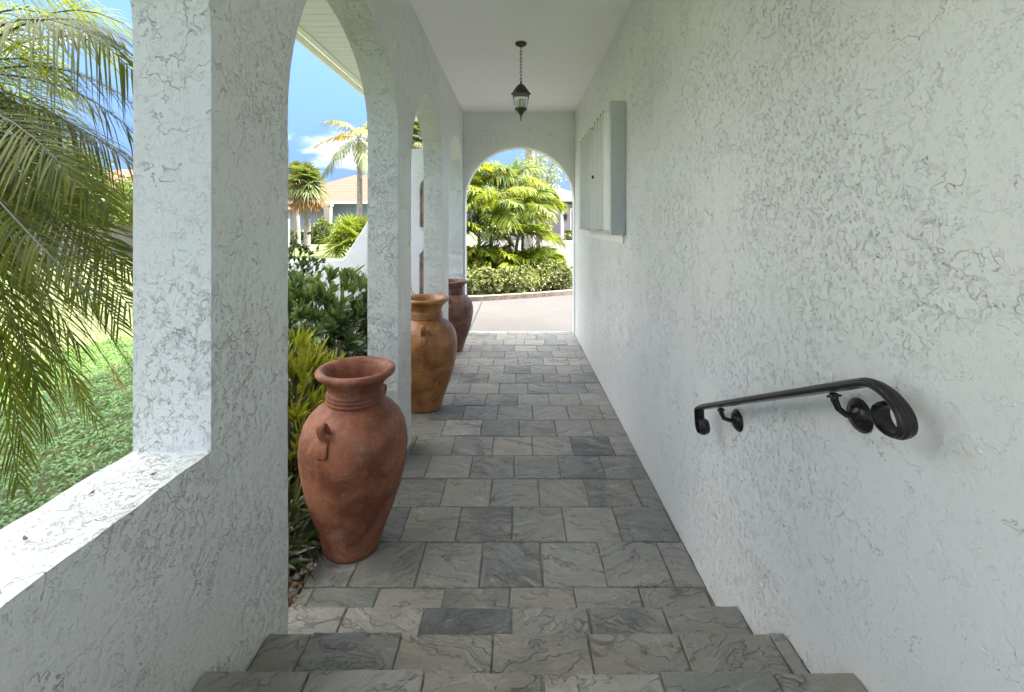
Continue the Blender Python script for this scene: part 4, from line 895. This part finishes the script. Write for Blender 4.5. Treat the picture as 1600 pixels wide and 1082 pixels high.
# ------------------------------------------------------------------ storm shutter
ss = empty('storm_shutter', (XR, 4.8, 1.70)); tag(ss, 'closed pale grey accordion storm shutter on the right wall', 'shutter'); so3 = Vector((XR, 4.8, 1.70))
def SB(x0, x1, y0, y1, z0, z1): m = MB(); m.box(x0 - so3.x, x1 - so3.x, y0 - so3.y, y1 - so3.y, z0 - so3.z, z1 - so3.z); return m
bevel(SB(.795, XR - .001, 3.86, 3.925, 1.675, 2.815).build('housing', M['shutter_dark'], ss), .003)
ys = [5.80, 5.57, 5.36, 5.16, 5.0, 4.73, 4.54, 4.38, 4.24, 3.93]
for i in range(len(ys) - 1):
    a, b = ys[i], ys[i + 1]; m = MB(); xs = .835 if i < 8 else .822; md = (a + b) / 2
    pr = [(.800, a), (.806, a - .012), (xs, a - .03), (xs + .004, md), (xs, b + .03), (.812, b + .012), (.806, b + .004)] if i < 8 else [(.800, a), (.806, a - .012), (xs, a - .03), (xs, b)]
    for (x, y) in pr: m.v += [(x - so3.x, y - so3.y, 1.715 - so3.z), (x - so3.x, y - so3.y, 2.80 - so3.z), (x + .006 - so3.x, y - so3.y, 1.715 - so3.z), (x + .006 - so3.x, y - so3.y, 2.80 - so3.z)]
    for k in range(len(pr) - 1): c = 4 * k; m.f += [(c, c + 1, c + 5, c + 4), (c + 2, c + 6, c + 7, c + 3), (c, c + 4, c + 6, c + 2), (c + 1, c + 3, c + 7, c + 5)]
    m.f += [(0, 2, 3, 1), (4 * len(pr) - 4, 4 * len(pr) - 3, 4 * len(pr) - 1, 4 * len(pr) - 2)]
    m.sm = [False] * len(m.f); sl_ = m.build('slat', M['shutter'], ss)
    pn = MB(); pn.tube([(.803 - so3.x, a - so3.y, 1.70 - so3.z), (.803 - so3.x, a - so3.y, 2.83 - so3.z)], .0045, 6); pn.build('hinge_pin', M['pin'], sl_)
SB(.815, XR - .002, 3.926, 5.85, 2.803, 2.818).build('top_track', M['shutter'], ss)
SB(.815, XR - .002, 3.926, 5.85, 1.693, 1.712).build('bottom_track', M['shutter_dark'], ss)
SB(XR - .012, XR - .001, 3.93, 5.9, 1.60, 1.69).build('sill_flange', M['white_trim'], ss)
lk = MB(); lk.tube([(.832 - so3.x, 4.86 - so3.y, 2.27 - so3.z), (.80 - so3.x, 4.86 - so3.y, 2.27 - so3.z)], .018, 10); lk.build('lock', M['iron'], ss)

# ------------------------------------------------------------------ hanging lantern
LX, LY = .038, 4.5; la = empty('hanging_lantern', (LX, LY, ZC)); tag(la, 'bronze six sided lantern hanging on a chain from the ceiling', 'lantern')
mb = MB(); mb.lathe([(0, 0), (-.0, .055), (-.012, .058), (-.022, .05), (-.03, .028), (-.04, .012), (-.05, 0)], n=28); mb.build('ceiling_canopy', M['bronze'], la)
mb = MB(); z = -.045; i = 0
while z > -.395:
    pts = []; 
    for k in range(13):
        a = 2 * math.pi * k / 12; u = .0095 * math.cos(a); v = .022 * math.sin(a); pts.append((u if i % 2 else u * .15, u * .15 if i % 2 else u, z - .018 + v))
    mb.tube(pts, .0028, 6, False); z -= .034; i += 1
mb.build('chain', M['bronze'], la)
mb = MB()
mb.lathe([(-.392, .006), (-.405, .012), (-.415, .03), (-.43, .045), (-.45, .058), (-.47, .074), (-.488, .082), (-.496, .096), (-.506, .099), (-.512, .092), (-.513, .0)], n=6, smooth=False)
mb.tube([(0, 0, -.38), (0, 0, -.41)], .009, 8); mb.build('roof', M['bronze'], la)
def hexr(z): t = (z + .513) / (-.655 + .513); return .083 + .004 * math.sin(math.pi * t) - .030 * t ** 1.5
for k in range(6):
    a = 2 * math.pi * k / 6; fr_ = MB()
    fr_.tube([(hexr(z) * math.cos(a), hexr(z) * math.sin(a), z) for z in np.linspace(-.505, -.662, 8)], .0048, 6); fr_.build('rib', M['bronze'], la)
for k in range(6):
    a0, a1 = 2 * math.pi * k / 6, 2 * math.pi * (k + 1) / 6; g = MB(); zz = np.linspace(-.514, -.650, 7)
    for z in zz:
        for a in (a0, a1): g.v.append((hexr(z) * .97 * math.cos(a), hexr(z) * .97 * math.sin(a), z))
    for z in zz:
        for a in (a0, a1): g.v.append((hexr(z) * .945 * math.cos(a), hexr(z) * .945 * math.sin(a), z))
    g.f = [(2 * i, 2 * i + 1, 2 * i + 3, 2 * i + 2) for i in range(6)] + [(14 + 2 * i + 1, 14 + 2 * i, 14 + 2 * i + 2, 14 + 2 * i + 3) for i in range(6)]; g.sm = [False] * 12; g.build('glass_pane', M['glass'], la)
mb = MB(); mb.lathe([(-.648, 0), (-.648, .058), (-.656, .062), (-.664, .058), (-.668, .046), (-.69, .030), (-.71, .016), (-.722, .009), (-.735, .007), (-.76, .006), (-.772, .004), (-.775, 0)], n=24); mb.build('base_finial', M['bronze'], la)
for k in range(3):
    a = 2.09 * k + .4; mb = MB(); c = (.022 * math.cos(a), .022 * math.sin(a)); mb.tube([(c[0], c[1], -.65), (c[0], c[1], -.60)], .007, 10); mb.tube([(c[0], c[1], -.60), (c[0], c[1], -.585), (c[0], c[1], -.565), (c[0], c[1], -.55)], [.006, .011, .008, .001], 10); mb.build('candle_bulb', M['candle'], la)

# ------------------------------------------------------------------ dry leaves on the sill
for (px, py, lab, rz) in ((238, 745, 'small dark dry leaf on the sill close to the pier', .4), (142, 775, 'small dark dry leaf in the middle of the sill', 1.5), (40, 846, 'small dark dry leaf on the sill nearest the left edge of the photo', 2.6)):
    Y = F * .640 / (py - CY); x = (px - CX) / F * Y
    m = MB(); m.v = [(-.009, 0, .002), (-.003, .004, .001), (.005, .0035, .003), (.011, 0, .005), (.004, -.003, .001), (-.004, -.0035, .003), (0, 0, .0045)]; m.f = [(0, 1, 6), (1, 2, 6), (2, 3, 6), (3, 4, 6), (4, 5, 6), (5, 0, 6)]; m.sm = [False] * 6
    o = m.build('dry_leaf', M['litter']); o.location = (x, Y, SILL + .004); o.rotation_euler = (0, 0, rz); tag(o, lab, 'leaf', 'dry leaves on the sill')
